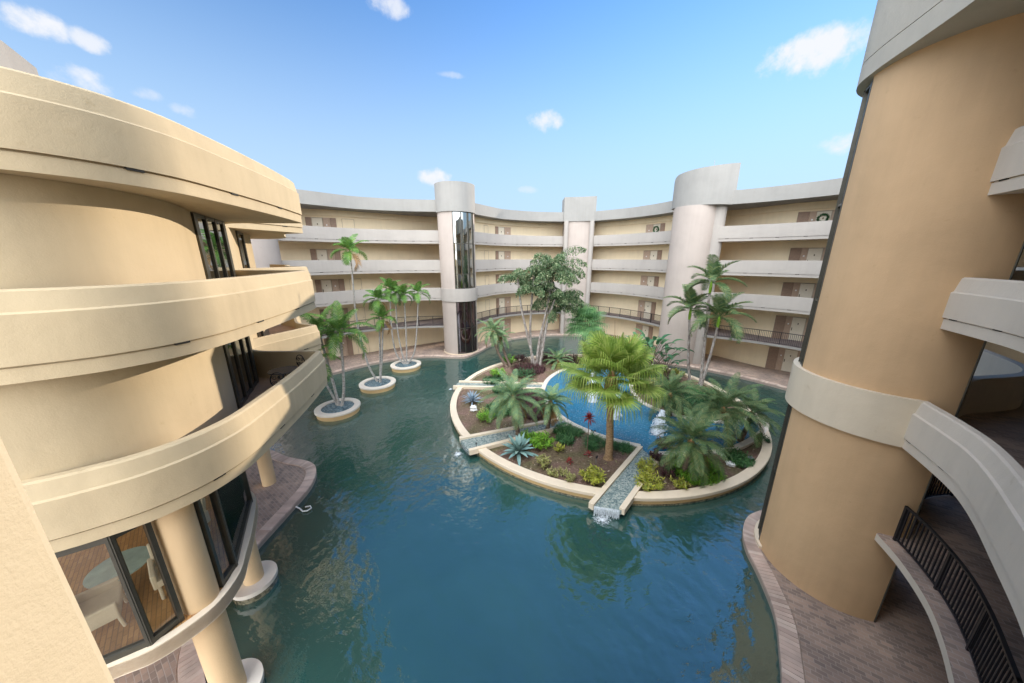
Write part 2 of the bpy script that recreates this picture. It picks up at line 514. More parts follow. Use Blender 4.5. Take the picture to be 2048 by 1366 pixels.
# ---------------------------------------------------------------- mesh helpers
class MB:
    def __init__(s):
        s.v, s.f, s.m = [], [], []

    def add(s, vs, fs, m=0):
        o = len(s.v)
        s.v += [tuple(p) for p in vs]
        for f in fs:
            s.f.append(tuple(i + o for i in f))
            s.m.append(m)

    def box(s, c, size, rz=0, m=0, rx=0, ry=0):
        hx, hy, hz = size[0] / 2, size[1] / 2, size[2] / 2
        M_ = Matrix.Rotation(rz, 3, 'Z') @ Matrix.Rotation(ry, 3, 'Y') @ Matrix.Rotation(rx, 3, 'X')
        vs = [M_ @ Vector((a * hx, b * hy, d * hz)) + Vector(c) for a in (-1, 1) for b in (-1, 1) for d in (-1, 1)]
        s.add(vs, [(0, 1, 3, 2), (4, 6, 7, 5), (0, 4, 5, 1), (2, 3, 7, 6), (0, 2, 6, 4), (1, 5, 7, 3)], m)

    def tube(s, pts, radii, n=8, m=0, caps=True):
        pts = [Vector(p) for p in pts]
        if not hasattr(radii, '__len__'):
            radii = [radii] * len(pts)
        base = len(s.v)
        ref = Vector((0, 0, 1)) if abs((pts[-1] - pts[0]).normalized().z) < .9 else Vector((1, 0, 0))
        for i, p in enumerate(pts):
            t = (pts[min(i + 1, len(pts) - 1)] - pts[max(i - 1, 0)]).normalized()
            a = t.cross(ref).normalized()
            b = t.cross(a)
            for k in range(n):
                an = 2 * math.pi * k / n
                s.v.append(tuple(p + (a * math.cos(an) + b * math.sin(an)) * radii[i]))
        for i in range(len(pts) - 1):
            for k in range(n):
                k2 = (k + 1) % n
                s.f.append((base + i * n + k, base + i * n + k2, base + (i + 1) * n + k2, base + (i + 1) * n + k))
                s.m.append(m)
        if caps:
            s.f.append(tuple(base + k for k in range(n))[::-1]); s.m.append(m)
            s.f.append(tuple(base + (len(pts) - 1) * n + k for k in range(n))); s.m.append(m)

    def prism(s, poly, z0, z1, m=0, mtop=None):
        n = len(poly)
        o = len(s.v)
        s.v += [(p[0], p[1], z0) for p in poly] + [(p[0], p[1], z1) for p in poly]
        for i in range(n):
            j = (i + 1) % n
            s.f.append((o + i, o + j, o + n + j, o + n + i)); s.m.append(m)
        s.f.append(tuple(o + i for i in range(n))[::-1]); s.m.append(m)
        s.f.append(tuple(o + n + i for i in range(n))); s.m.append(m if mtop is None else mtop)

    def sweep(s, path, prof, closed=False, m=0, mats=None):
        """closed profile [(offset to the right of travel, z)] along a plan path"""
        k, n = len(prof), len(path)
        rows = [offset_pt(path, i, 1.0, closed) for i in range(n)]
        o = len(s.v)
        for i in range(n):
            p = path[i]
            d = rows[i]
            for (q, z) in prof:
                s.v.append((p[0] + d[0] * q, p[1] + d[1] * q, z))
        for i in range(n if closed else n - 1):
            j = (i + 1) % n
            for a in range(k):
                b = (a + 1) % k
                s.f.append((o + i * k + a, o + j * k + a, o + j * k + b, o + i * k + b))
                s.m.append(mats[a] if mats else m)
        if not closed:
            s.f.append(tuple(o + a for a in range(k))); s.m.append(m)
            s.f.append(tuple(o + (n - 1) * k + a for a in range(k))[::-1]); s.m.append(m)

    def strip(s, A, B, z0, z1, m=0, mtop=None):
        n = len(A)
        o = len(s.v)
        for a, b in zip(A, B):
            s.v += [(a[0], a[1], z0), (b[0], b[1], z0), (b[0], b[1], z1), (a[0], a[1], z1)]
        for i in range(n - 1):
            p, q = o + 4 * i, o + 4 * i + 4
            for a, b in ((0, 1), (1, 2), (2, 3), (3, 0)):
                s.f.append((p + a, q + a, q + b, p + b))
                s.m.append(mtop if (mtop is not None and a == 2) else m)
        s.f.append((o, o + 1, o + 2, o + 3)); s.m.append(m)
        e = o + 4 * (n - 1)
        s.f.append((e + 3, e + 2, e + 1, e)); s.m.append(m)

    def build(s, name, mats, parent=None, smooth=None, recalc=True, loc=None):
        me = bpy.data.meshes.new(name)
        vs = s.v
        org = Vector((0, 0, 0))
        if loc is not None:
            org = Vector(loc)
            vs = [(a - org.x, b - org.y, c - org.z) for a, b, c in vs]
        me.from_pydata(vs, [], s.f)
        if not isinstance(mats, (list, tuple)):
            mats = [mats]
        for m in mats:
            me.materials.append(M[m] if isinstance(m, str) else m)
        me.polygons.foreach_set('material_index', s.m)
        if recalc:
            bm = bmesh.new(); bm.from_mesh(me)
            bmesh.ops.recalc_face_normals(bm, faces=bm.faces)
            bm.to_mesh(me); bm.free()
        if smooth is not None:
            me.polygons.foreach_set('use_smooth', [True] * len(me.polygons))
            me.set_sharp_from_angle(angle=R(smooth))
        me.update()
        o = bpy.data.objects.new(name, me)
        COL.objects.link(o)
        if parent is not None:
            o.parent = parent
            if loc is not None:
                o.location = org - parent_world(parent)
            else:
                o.location = -parent_world(parent)
        elif loc is not None:
            o.location = org
        return o


def parent_world(p):
    v = Vector(p.location)
    while p.parent:
        p = p.parent
        v = v + Vector(p.location)
    return v


def offset_pt(path, i, d, closed=False):
    n = len(path)
    if closed:
        a, b, c = path[i - 1], path[i], path[(i + 1) % n]
    else:
        a, b, c = path[max(i - 1, 0)], path[i], path[min(i + 1, n - 1)]
    def nrm(p, q):
        x, y = q[0] - p[0], q[1] - p[1]
        l = math.hypot(x, y) or 1e-9
        return Vector((y / l, -x / l))
    n1 = nrm(a, b) if a is not b else nrm(b, c)
    n2 = nrm(b, c) if b is not c else nrm(a, b)
    t = (n1 + n2)
    if t.length < 1e-6:
        return n1 * d
    t.normalize()
    k = max(.55, t.dot(n1))
    return t * (d / k)


def offset(path, d, closed=False):
    return [(p[0] + o[0], p[1] + o[1]) for p, o in ((path[i], offset_pt(path, i, d, closed)) for i in range(len(path)))]


def clean_offset(path, d):
    out = []
    P = [Vector(p) for p in path]
    for q in offset(path, d):
        v = Vector(q)
        m = 1e9
        for a, b in zip(P, P[1:]):
            e = b - a
            t = max(0, min(1, (v - a).dot(e) / max(1e-9, e.length_squared)))
            m = min(m, (a + e * t - v).length)
        if m > abs(d) * .93:
            out.append(q)
    return out


def spline(pts, n=6, closed=False):
    out = []
    N_ = len(pts)
    P = lambda i: Vector(pts[i % N_]) if closed else Vector(pts[max(0, min(N_ - 1, i))])
    for i in range(N_ if closed else N_ - 1):
        p0, p1, p2, p3 = P(i - 1), P(i), P(i + 1), P(i + 2)
        for k in range(n):
            t = k / n
            out.append(tuple(.5 * ((2 * p1) + (p2 - p0) * t + (2 * p0 - 5 * p1 + 4 * p2 - p3) * t * t + (3 * p1 - p0 - 3 * p2 + p3) * t ** 3)))
    if not closed:
        out.append(tuple(P(N_ - 1)))
    return out


def resample(path, step=None, count=None):
    P = [Vector(p) for p in path]
    L_ = [0]
    for a, b in zip(P, P[1:]):
        L_.append(L_[-1] + (b - a).length)
    tot = L_[-1]
    n = count - 1 if count else max(1, round(tot / step))
    out, j = [], 0
    for i in range(n + 1):
        t = tot * i / n
        while j < len(P) - 2 and L_[j + 1] < t:
            j += 1
        f = (t - L_[j]) / max(1e-9, L_[j + 1] - L_[j])
        out.append(tuple(P[j].lerp(P[j + 1], min(1, f))))
    return out


def plen(path):
    return sum((Vector(b) - Vector(a)).length for a, b in zip(path, path[1:]))


def at(path, s):
    """point and heading at arc length s"""
    for a, b in zip(path, path[1:]):
        d = (Vector(b) - Vector(a))
        if s <= d.length or b is path[-1]:
            p = Vector(a) + d.normalized() * s
            return p, math.atan2(d.y, d.x)
        s -= d.length


def sub(path, s0, s1, step=.3):
    n = max(1, int(math.ceil((s1 - s0) / step)))
    return [tuple(at(path, s0 + (s1 - s0) * i / n)[0]) for i in range(n + 1)]


def circle(cx, cy, r, n=48, a0=0, a1=360):
    full = abs(a1 - a0) >= 360
    k = n if full else n + 1
    return [(cx + r * math.cos(R(a0 + (a1 - a0) * i / n)), cy + r * math.sin(R(a0 + (a1 - a0) * i / n))) for i in range(k)]


def empty(name, loc, label, cat, group=None):
    o = bpy.data.objects.new(name, None)
    COL.objects.link(o)
    o.location = loc
    o.empty_display_size = .3
    return tag(o, label, cat, group)


def tag(o, label, cat, group=None):
    o['label'] = label
    o['category'] = cat
    if group:
        o['group'] = group
    return o


def struct(o, kind='structure'):
    o['kind'] = kind
    return o


# ================================================================ SETTING
WZ = -.20
mb = MB()
mb.add([(-1500, -1500, -.9), (1500, -1500, -.9), (1500, 1500, -.9), (-1500, 1500, -.9)], [(0, 1, 2, 3)])
struct(mb.build('ground', 'ground'))
mb = MB()
nx = 40
mb.add([(-30, -12, WZ), (34, -12, WZ), (34, 50, WZ), (-30, 50, WZ)], [(0, 1, 2, 3)])
struct(mb.build('water', 'water'))

POND = [(-18.6, 25), (-16.5, 27.3), (-14.9, 29.2), (-13, 30.9), (-10.9, 32.1), (-8.6, 32.5), (-6.3, 32.2), (-4.8, 32.5),
        (-3.6, 34.4), (-2.3, 37.3), (.6, 40.5), (4.6, 42.0), (7.9, 42.1), (9.8, 41.5), (12.2, 39.6), (13.8, 36.6), (14.2, 33.6), (14.6, 31.0),
        (15.9, 29.8), (18.1, 28.5), (20.5, 26.3), (22.25, 23.8), (23.4, 21.0), (23.4, 18), (21.8, 15.2), (18, 13), (14, 11.9),
        (11.6, 11.35), (10.43, 11.0), (9.65, 10.68), (9.0, 10.05), (8.58, 9.3), (8.28, 8.24), (7.85, 7.08), (7.25, 6.15), (6.6, 5.3),
        (5.4, 4.1), (3.5, 3.0), (0, 2.3), (-3.5, 2.8), (-6.2, 4.2), (-7.65, 5.46), (-8.40, 6.15), (-9.0, 7.1), (-9.35, 8.4), (-9.38, 9.4), (-9.34, 11.06),
        (-9.36, 12.5), (-9.76, 13.62), (-10.46, 14.25), (-11.8, 14.65), (-13, 15.2), (-15, 16.3), (-17.5, 18.5), (-18.9, 21.5)]
pond = spline(POND, 6, True)
# the path runs clockwise, so its left side is dry land
inner = offset(pond, -.46, True)
outer = []
for p in inner:
    d = Vector((p[0] - 3, p[1] - 20)).normalized()
    outer.append((3 + d.x * 62, 20 + d.y * 62))
mb = MB()
mb.strip(inner + [inner[0]], outer + [outer[0]], -.7, 0)
struct(mb.build('walkway_paving', 'paver'))
# brick kerb round the pond
mb = MB()
ring = resample(list(pond) + [pond[0]], step=.13)
mb.sweep(ring[:-1], [(0.0, -.7), (0.0, -.012), (-.47, -.012), (-.47, -.7)], True, m=1)
for i in range(len(ring) - 1):
    a, b = Vector(ring[i]), Vector(ring[i + 1])
    d = (b - a); l = d.length; d.normalize()
    n = Vector((-d.y, d.x))
    g = .008
    c = (a + b) / 2 + n * .21
    mb.box((c.x, c.y, .012), (l - g, .44, .075), math.atan2(d.y, d.x))
struct(mb.build('kerb', ['brick', 'curb_joint']))


# ================================================================ COURTYARD WINGS
def parapet_profile(zb, zt, lip=.22):
    return [(-.22, zb), (-.03, zb), (-.03, zb + lip), (-.06, zb + lip), (-.06, zb + lip + .03), (0, zb + lip + .03),
            (0, zt), (-.22, zt)]


def near_profile(zb, zt):
    return [(-.24, zb), (-.03, zb), (-.03, zb + .23), (-.06, zb + .23), (-.06, zb + .26), (0, zb + .26),
            (0, zt - .34), (-.035, zt - .31), (-.085, zt - .03), (-.12, zt), (-.24, zt)]


def slots(par, path, z, step, s0=.9, w=.26, h=.055, out=.0, mat='slot', n_skip=()):
    L_ = plen(path)
    s, k = s0, 0
    first = None
    while s < L_ - .4:
        p, hd = at(path, s)
        if first is None:
            mb = MB()
            mb.box((0, 0, 0), (w, .05, h))
            first = mb.build('drain_slot', mat, par)
            o = first
        else:
            o = first.copy(); COL.objects.link(o)
            o.parent = par
        o.location = Vector((p.x, p.y, z)) - parent_world(par)
        o.rotation_euler = (0, 0, hd)
        s += step
        k += 1


def railing(path, z, par, h=1.07, gap=.125, bar=.022, post_gap=1.55, name='railing'):
    mb = MB()
    P = resample(path, step=.3)
    for zz, hh, ww in ((z + h, .045, .06), (z + .09, .035, .035)):
        mb.sweep(P, [(-ww / 2, zz - hh), (-ww / 2, zz), (ww / 2, zz), (ww / 2, zz - hh)])
    L_ = plen(path)
    n = int(L_ / gap)
    for i in range(n + 1):
        p, hd = at(path, min(L_ - .01, i * L_ / n))
        mb.box((p.x, p.y, z + .05 + (h - .09) / 2), (bar, bar, h - .08), hd)
    r = mb.build(name, 'iron', par)
    k = max(1, round(L_ / post_gap))
    for i in range(k + 1):
        p, hd = at(path, min(L_ - .02, max(.03, i * L_ / k)))
        mp = MB()
        mp.box((p.x, p.y, z + h / 2), (bar * 2.2, bar * 2.2, h), hd)
        mp.build('post', 'iron', r)
    return r


def door_bay(par, wall, s0, widths, kinds, z, h=2.12, side=1):
    """panels and a door set into the wall between arc lengths; side: which side of travel faces the court"""
    s = s0
    door = None
    for w, k in zip(widths, kinds):
        p, hd = at(wall, s + w / 2)
        n = Vector((math.sin(hd), -math.cos(hd))) * side
        c = Vector((p.x, p.y, 0)) + Vector((n.x, n.y, 0)) * (.14 if k != 'door' else .125)
        mb = MB()
        if k == 'door':
            mb.box((c.x, c.y, z + h / 2), (w, .05, h), hd)
            door = mb.build('door', 'door', par)
            mf = MB()
            for q in (-1, 1):
                mf.box((c.x + math.cos(hd) * q * (w / 2 - .03) + n.x * .04, c.y + math.sin(hd) * q * (w / 2 - .03) + n.y * .04, z + h / 2), (.06, .05, h), hd)
            mf.box((c.x + n.x * .04, c.y + n.y * .04, z + h - .03), (w - .12, .05, .06), hd)
            mf.build('frame', 'panel2' if False else 'door_line', door)
            mk = MB()
            mk.box((c.x + n.x * .045, c.y + n.y * .045, z + 1.52), (.07, .04, .14), hd)
            mk.build('knocker', 'brass', door)
            mh = MB()
            hx = -.34 * w / .95
            mh.box((c.x + math.cos(hd) * hx + n.x * .05, c.y + math.sin(hd) * hx + n.y * .05, z + 1.0), (.05, .06, .26), hd)
            mh.build('handle', 'brass', door)
        else:
            mb.box((c.x, c.y, z + h / 2), (w - .01, .07, h), hd)
            pn = mb.build('brown_panel', 'panel' if k == 'dark' else 'panel2', par)
            if k == 'light':
                ml = MB()
                ml.box((c.x + n.x * .05, c.y + n.y * .05, z + 1.45), (.10, .05, .12), hd)
                ml.build('bell', 'white', pn)
        s += w
    return door


LV = [0.0, 3.0, 6.0, 8.93, 11.85]     # floor levels
BANDS = [(5.80, 7.12), (8.70, 10.02), (11.64, 12.94)]


def wing(name, label, front, wall, base, bays, plain_doors=(), roof_out=.1, railing_on=True, slot_step=1.75):
    W = empty(name, base, label, 'apartment wing', 'wings round the courtyard')
    n = 34
    F = resample(front, count=n)
    B = resample(wall, count=n)
    # back wall with the drop beam over the doors
    mb = MB()
    mb.sweep(B, [(.08, -.3), (.08, 14.7), (-.25, 14.7), (-.25, -.3)])
    mb.build('wall', 'wall', W, smooth=30)
    mb = MB()
    for i in range(5):
        zt = (LV[i + 1] - .2) if i < 4 else 14.7
        mb.sweep(B, [(.084, zt - .55), (.084, zt), (.26, zt), (.26, zt - .55)])
    mb.build('beam', 'wall', W, smooth=30)
    for i in range(1, 5):
        mb = MB()
        if i == 1:
            mb.strip(F, B, 2.80, 3.0, 0, 1)
        else:
            zb = BANDS[i - 2][0]
            mb.strip(offset(F, -.2), B, zb + .002, LV[i], 0, 1)
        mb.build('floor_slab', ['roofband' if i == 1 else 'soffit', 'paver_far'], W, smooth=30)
    for zb, zt in BANDS:
        mb = MB()
        mb.sweep(resample(front, step=.3), parapet_profile(zb, zt))
        p = mb.build('parapet', 'parapet', W, smooth=30)
        slots(p, offset(front, -.045), zb + .235, slot_step)
    if railing_on:
        railing(offset(front, -.12), 3.0, W)
    # roof band
    mb = MB()
    Fo = resample(offset(front, roof_out), count=n)
    Bo = resample(offset(wall, -5.0), count=n)
    mb.strip(Fo, Bo, 14.70, 15.8)
    mb.build('roof', 'roofband', W, smooth=30)
    ds = []
    for (s0, widths, kinds) in bays:
        for i in range(5):
            ds.append(door_bay(W, wall, s0, widths, kinds, LV[i]))
    for (s0, w) in plain_doors:
        for i in range(5):
            p, hd = at(wall, s0 + w / 2)
            nrm = Vector((math.sin(hd), -math.cos(hd)))
            mb = MB()
            for q in (-.5, .5):
                mb.box((p.x + math.cos(hd) * q * w + nrm.x * .09, p.y + math.sin(hd) * q * w + nrm.y * .09, LV[i] + 1.05), (.03, .03, 2.1), hd)
            mb.box((p.x + nrm.x * .09, p.y + nrm.y * .09, LV[i] + 2.1), (w, .03, .03), hd)
            mb.box((p.x + math.cos(hd) * .36 * w + nrm.x * .11, p.y + math.sin(hd) * .36 * w + nrm.y * .11, LV[i] + 1.0), (.07, .05, .09), hd)
            mb.build('service_door', 'door_line', W)
    return W, ds


# paths run left to right as seen from the middle of the court, courtyard on their right-hand side
FL = spline([(-21.6, 25.2), (-19.6, 27.5), (-17.6, 29.6), (-15.2, 32.0), (-13.3, 32.95), (-11.8, 33.5), (-9.8, 33.95), (-7.2, 34.2)], 5)
WL = spline([(-24.0, 29.8), (-21.5, 31.2), (-19.5, 32.3), (-17.4, 33.1), (-13.7, 35.7), (-8.8, 38.9), (-6.0, 40.2)], 5)
FM1 = spline([(-4.3, 35.6), (-3.4, 37.0), (-1.5, 40.0), (.2, 41.3), (2.1, 42.3), (3.7, 42.8), (6.8, 43.2)], 5)
WM1 = spline([(-5.9, 37.0), (-4.3, 38.3), (-2.6, 41.0), (0, 43.3), (3, 44.9), (7.2, 45.9)], 5)
FM2 = spline([(10.2, 42.4), (13.2, 39.9), (14.9, 37.6), (15.9, 35.7), (16.4, 34.2), (16.6, 33)], 5)
WM2 = spline([(10.0, 45.2), (13.5, 42.6), (16, 39.5), (17.6, 36.5), (18.3, 33.5)], 5)
FR = spline([(18.3, 30.0), (19.6, 29.2), (21.1, 28.1), (22.6, 26.7), (23.9, 25.1), (25.6, 22), (26.4, 18.5), (26.0, 14.8), (24, 11.4)], 5)
WR = spline([(19.6, 35.0), (21.84, 33.04), (23.1, 30.9), (24.4, 28.95), (25.9, 27.7), (28.2, 24.2), (29.2, 19.5), (28.6, 14.5), (26.5, 10.5)], 5)


def ratio_s(path, r):
    """arc length where the bearing x/y equals r (used for door positions measured on plan)"""
    s = 0
    best = None
    for a, b in zip(path, path[1:]):
        fa, fb = a[0] - r * a[1], b[0] - r * b[1]
        l = math.hypot(b[0] - a[0], b[1] - a[1])
        if fa * fb <= 0 and best is None:
            best = s + l * abs(fa) / max(1e-9, abs(fa) + abs(fb))
        s += l
    return best


sL = ratio_s(WL, -.612)
wing_l, dl = wing('apartment_wing', 'five storey cream wing behind the three planters, left of the glass elevator tower', FL, WL, (-14, 34, 0),
              [(sL, (.5, 1.0, .55, .55), ('dark', 'door', 'light', 'dark'))], [(ratio_s(WL, -.505), 1.1)])
wing_l.name = 'apartment_wing'
sM1 = ratio_s(WM1, -.052)
wing_m1, dm1 = wing('apartment_wing', 'curved cream wing between the glass elevator tower and the central pier', FM1, WM1, (0, 43, 0),
              [(sM1, (.45, 1.05, 1.0), ('dark', 'door', 'light'))], [(ratio_s(WM1, -.085), .8)])
sM2 = ratio_s(WM2, .402)
wing_m2, dm2 = wing('apartment_wing', 'curved cream wing between the central pier and the sail-topped stair tower', FM2, WM2, (15, 40, 0),
              [(sM2, (.9, 1.0, .55), ('light', 'door', 'dark'))])
sR = ratio_s(WR, .843)
wing_r, dr = wing('apartment_wing', 'cream wing on the right behind the tall pale-trunked palms', FR, WR, (22, 30, 0),
              [(sR, (.75, .42, 1.0, .7), ('dark', 'light', 'door', 'light'))])


# ---------------------------------------------------------------- towers
def tower_shell(par, c, r, z0, z1, a0, a1, mat, name='shell', cut=None):
    mb = MB()
    mb.sweep(circle(c[0], c[1], r, 40, a0, a1), [(0, z0), (0, z1), (-.2, z1), (-.2, z0)])
    return mb.build(name, mat, par, smooth=30)


def curtain(par, c, r, z0, z1, a0, a1, nv, zs, mat='glass', fw=.07):
    """curved glass with bronze frame, panes are parts"""
    for i in range(nv):
        b0, b1 = a0 + (a1 - a0) * i / nv, a0 + (a1 - a0) * (i + 1) / nv
        mb = MB()
        P = circle(c[0], c[1], r - .06, 5, b0, b1)
        lv = [z0] + list(zs) + [z1]
        for u, w in zip(lv, lv[1:]):
            mb.sweep(P, [(0, u + .02), (0, w - .02), (-.02, w - .02), (-.02, u + .02)])
        mb.build('glass_pane', mat, par, smooth=30)
    mb = MB()
    for i in range(nv + 1):
        b = a0 + (a1 - a0) * i / nv
        p = circle(c[0], c[1], r - .03, 1, b, b + .01)[0]
        mb.box((p[0], p[1], (z0 + z1) / 2), (.12, fw, z1 - z0), R(b))
    P = circle(c[0], c[1], r - .005, 20, a0, a1)
    for z in [z0 + .03] + list(zs) + [z1 - .03]:
        mb.sweep(P, [(0, z - .03), (0, z + .03), (-.08, z + .03), (-.08, z - .03)])
    mb.build('mullions', 'bronze', par)


# glass elevator tower (left of the middle)
TL = (-5.77, 34.8)
t = empty('elevator_tower', (*TL, 0), 'round pink-tan elevator tower with a tall strip of mirrored glass', 'tower')
mb = MB()
mb.sweep(circle(*TL, 1.87, 36, -18, -91)[::-1][::-1], [(0, -.3), (0, -.29), (-.1, -.29), (-.1, -.3)])
tower_shell(t, TL, 1.87, -.3, 14.6, -16, 269, 'tower')
curtain(t, TL, 1.87, 0.12, 5.8, -91, -16, 3, (2.95,), 'dark_glass')
curtain(t, TL, 1.87, 7.12, 14.6, -91, -16, 3, (8.6, 11.6), 'glass')
mb = MB(); mb.prism(circle(*TL, 1.98, 56), 5.8, 7.12); mb.build('band', 'parapet', t, smooth=30)
mb = MB(); mb.prism(circle(*TL, 2.0, 56), 14.6, 17.25); mb.build('cap', 'roofband', t, smooth=30)
mb = MB(); mb.prism(circle(*TL, 1.95, 56), -.3, .12); mb.build('base', 'coping', t, smooth=30)
mb = MB(); mb.prism(circle(*TL, 1.2, 24), -.3, 14.6); mb.build('lift_shaft', 'slot', t, smooth=30)

# far left tower, mostly hidden
t = empty('stair_tower', (-20.6, 26.3, 0), 'grey-shaded round stair tower half hidden behind the near balconies', 'tower')
mb = MB(); mb.prism(circle(-20.6, 26.3, 1.7, 48), -.3, 14.7); mb.build('shell', 'tower', t, smooth=30)
mb = MB(); mb.prism(circle(-20.6, 26.3, 1.85, 48), 14.7, 15.8); mb.build('cap', 'roofband', t, smooth=30)

# central pier
t = empty('stair_pier', (8.4, 43.2, 0), 'flat-fronted central pier with square cap and slim corner columns', 'tower')
mb = MB(); mb.prism([(6.95, 43.1), (10.1, 42.55), (11.2, 46), (6.9, 46.4)], -.3, 14.7); mb.build('shell', 'tower', t)
for (x, y) in ((6.95, 42.95), (10.1, 42.4)):
    mb = MB(); mb.tube([(x, y, -.3), (x, y, 14.7)], .30, 20); mb.build('corner_column', 'parapet', t, smooth=40)
mb = MB(); mb.prism([(6.6, 42.95), (8.4, 42.75), (10.45, 42.2), (11.0, 45), (6.7, 45.6)], 14.7, 17.55); mb.build('cap', 'roofband', t)

# right back stair tower with sail cap
TR = (17.1, 31.5)
t = empty('stair_tower', (*TR, 0), 'pink-grey stair tower with a slanted sail-shaped cap and a round column', 'tower')
mb = MB(); mb.prism(circle(16.85, 31.35, 1.75, 56), -.3, 14.7); mb.build('shell', 'tower', t, smooth=30)
mb = MB(); mb.tube([(18.45, 30.75, -.3), (18.45, 30.75, 14.7)], .86, 36); mb.build('column', 'parapet', t, smooth=40)
capo = [(17.4, 33.6), (15.9, 33.2), (15.15, 32.3), (15.2, 31.0), (15.9, 29.95), (16.9, 29.5), (17.9, 29.32), (18.75, 29.45), (19.6, 29.75), (20.0, 31), (19, 33)]
cs = spline(capo, 6, True)
mb = MB(); mb.prism(cs, 14.69, 15.86); mb.build('cap', 'roofband', t, smooth=30)
mb = MB()
seg_ = cs[8:46]
inn = offset(seg_, -.3)
vs, fs = [], []
for k, (p, q) in enumerate(zip(seg_, inn)):
    f = k / (len(seg_) - 1)
    zt = 17.35 + .60 * f - 1.0 * max(0, 1 - f / .22) ** 2
    vs += [(p[0], p[1], 15.86), (p[0], p[1], zt), (q[0], q[1], zt), (q[0], q[1], 15.86)]
for k in range(len(seg_) - 1):
    for a in range(4):
        b = (a + 1) % 4
        fs.append((k * 4 + a, k * 4 + 4 + a, k * 4 + 4 + b, k * 4 + b))
e = 4 * (len(seg_) - 1)
fs += [(0, 1, 2, 3), (e + 3, e + 2, e + 1, e)]
mb.add(vs, fs)
mb.build('sail', 'roofband', t, smooth=30)
mb = MB(); mb.tube([(17.2, 29.9, 17.8), (17.2, 29.9, 18.25)], .02, 6); mb.build('antenna', 'metalgrey', t)

# near right elevator tower
TN = (10.9, 8.7)
t = empty('elevator_tower', (*TN, 0), 'huge near orange-tan elevator tower filling the right of the view', 'tower')
# concrete runs from 151 deg round by the west to 259 deg, then a straight flank to the walkway
arc = circle(*TN, 1.9, 44, 156, 259.5)
flank = [arc[-1], (12.9, 8.45)]
mb = MB()
mb.sweep([arc[0]] + arc[1:], [(0, -.3), (0, 14.7), (-.25, 14.7), (-.25, -.3)])
mb.sweep(flank, [(0, -.3), (0, 14.7), (-.2, 14.7), (-.2, -.3)])
mb.build('shell', 'near_tower', t, smooth=30)
curtain(t, TN, 1.88, .15, 5.65, 62, 155.5, 5, (2.95,), 'dark_glass', .06)
curtain(t, TN, 1.88, 6.93, 14.6, 62, 155.5, 5, (9.0, 11.7), 'glass', .06)
mb = MB(); mb.sweep(circle(*TN, 2.03, 60, 60, 239), [(0, 5.65), (0, 6.92), (-.28, 6.92), (-.28, 5.65)]); mb.build('band', 'near_band', t, smooth=30)
mb = MB(); mb.prism(circle(*TN, 1.25, 24), -.3, 14.6); mb.build('lift_shaft', 'slot', t, smooth=30)
mb = MB(); mb.prism(circle(*TN, 2.0, 40, 60, 165) + [TN], -.3, .14); mb.build('base', 'coping', t, smooth=30)

mb = MB(); mb.tube([(*arc[-1], -.3), (*arc[-1], 14.68)], .022, 8); mb.build('corner_joint', 'bronze', t)
# ---------------------------------------------------------------- near right wing
NR = empty('gallery_wing', (9.5, 4, 0), 'near right gallery wing with pale curved parapets and brick floors beside the tower', 'apartment wing', 'wings round the courtyard')
FN = spline([(9.86, 7.22), (9.32, 6.15), (8.88, 5.42), (8.28, 4.72), (7.5, 3.95), (6.5, 3.0), (5.4, 2.1), (4.2, 1.1), (2.6, .2), (.8, -.35), (-1.4, -.45)], 6)
F2 = spline([(9.92, 7.0), (9.62, 6.2), (9.1, 5.28), (8.5, 4.55), (7.85, 3.9), (7.0, 3.1), (5.9, 2.2), (4.6, 1.2), (2.8, .2), (.8, -.4), (-1.4, -.5)], 6)
VOID = [(12.3, 8.15), (13.0, 8.42), (14.0, 8.55), (15.0, 8.8), (15.9, 9.5), (17.3, 11.4)]
back = [(24, 11), (26, 6), (24, -8), (-1.4, -8)]
for zb, zt, top in ((2.8, 3.0, 3.0), (5.65, 6.91, 5.95), (8.68, 9.84, 8.93), (11.5, 12.72, 11.85)):
    F_ = F2 if zb == 2.8 else offset(FN, -.2)
    mb = MB()
    mb.prism(list(F_) + list(reversed(back)) + list(reversed(VOID)) + [(10.6, 7.2)], zb + (.003 if zb > 3 else 0), top, 0, 1)
    mb.build('floor_slab', ['near_white', 'paver'], NR)
    if zb > 3:
        mb = MB(); mb.sweep(FN, near_profile(zb, zt)); p = mb.build('parapet', 'near_white', NR, smooth=25)
        slots(p, offset(FN, -.045), zb + .245, 1.15, .35, w=.16, h=.03)
        mb = MB(); mb.sweep(spline(VOID, 4), [(0, zb + .1), (0, zt + .1), (.2, zt + .1), (.2, zb + .1)][::-1]); mb.build('parapet', 'near_white', NR, smooth=25)
railing(offset(F2, -.30)[1:40], 3.0, NR, bar=.026, gap=.115, post_gap=1.35)
railing(offset(spline(VOID, 4), .1), 3.0, NR, bar=.026)
# wall behind the galleries
mb = MB()
mb.sweep([(26, 11.5), (27.5, 6), (25.5, -8.2)], [(0, -.3), (0, 14.7), (-.3, 14.7), (-.3, -.3)])
mb.sweep([(17.5, 11.6), (20, 14.0), (24, 13.0)], [(0, -.3), (0, 14.7), (-.3, 14.7), (-.3, -.3)])
mb.sweep([(-1.3, -2.6), (6, -2.0), (12, .6), (16, 4.2), (20, 5.0)], [(0, -.3), (0, 14.7), (.3, 14.7), (.3, -.3)])
mb.build('wall', 'wall', NR)
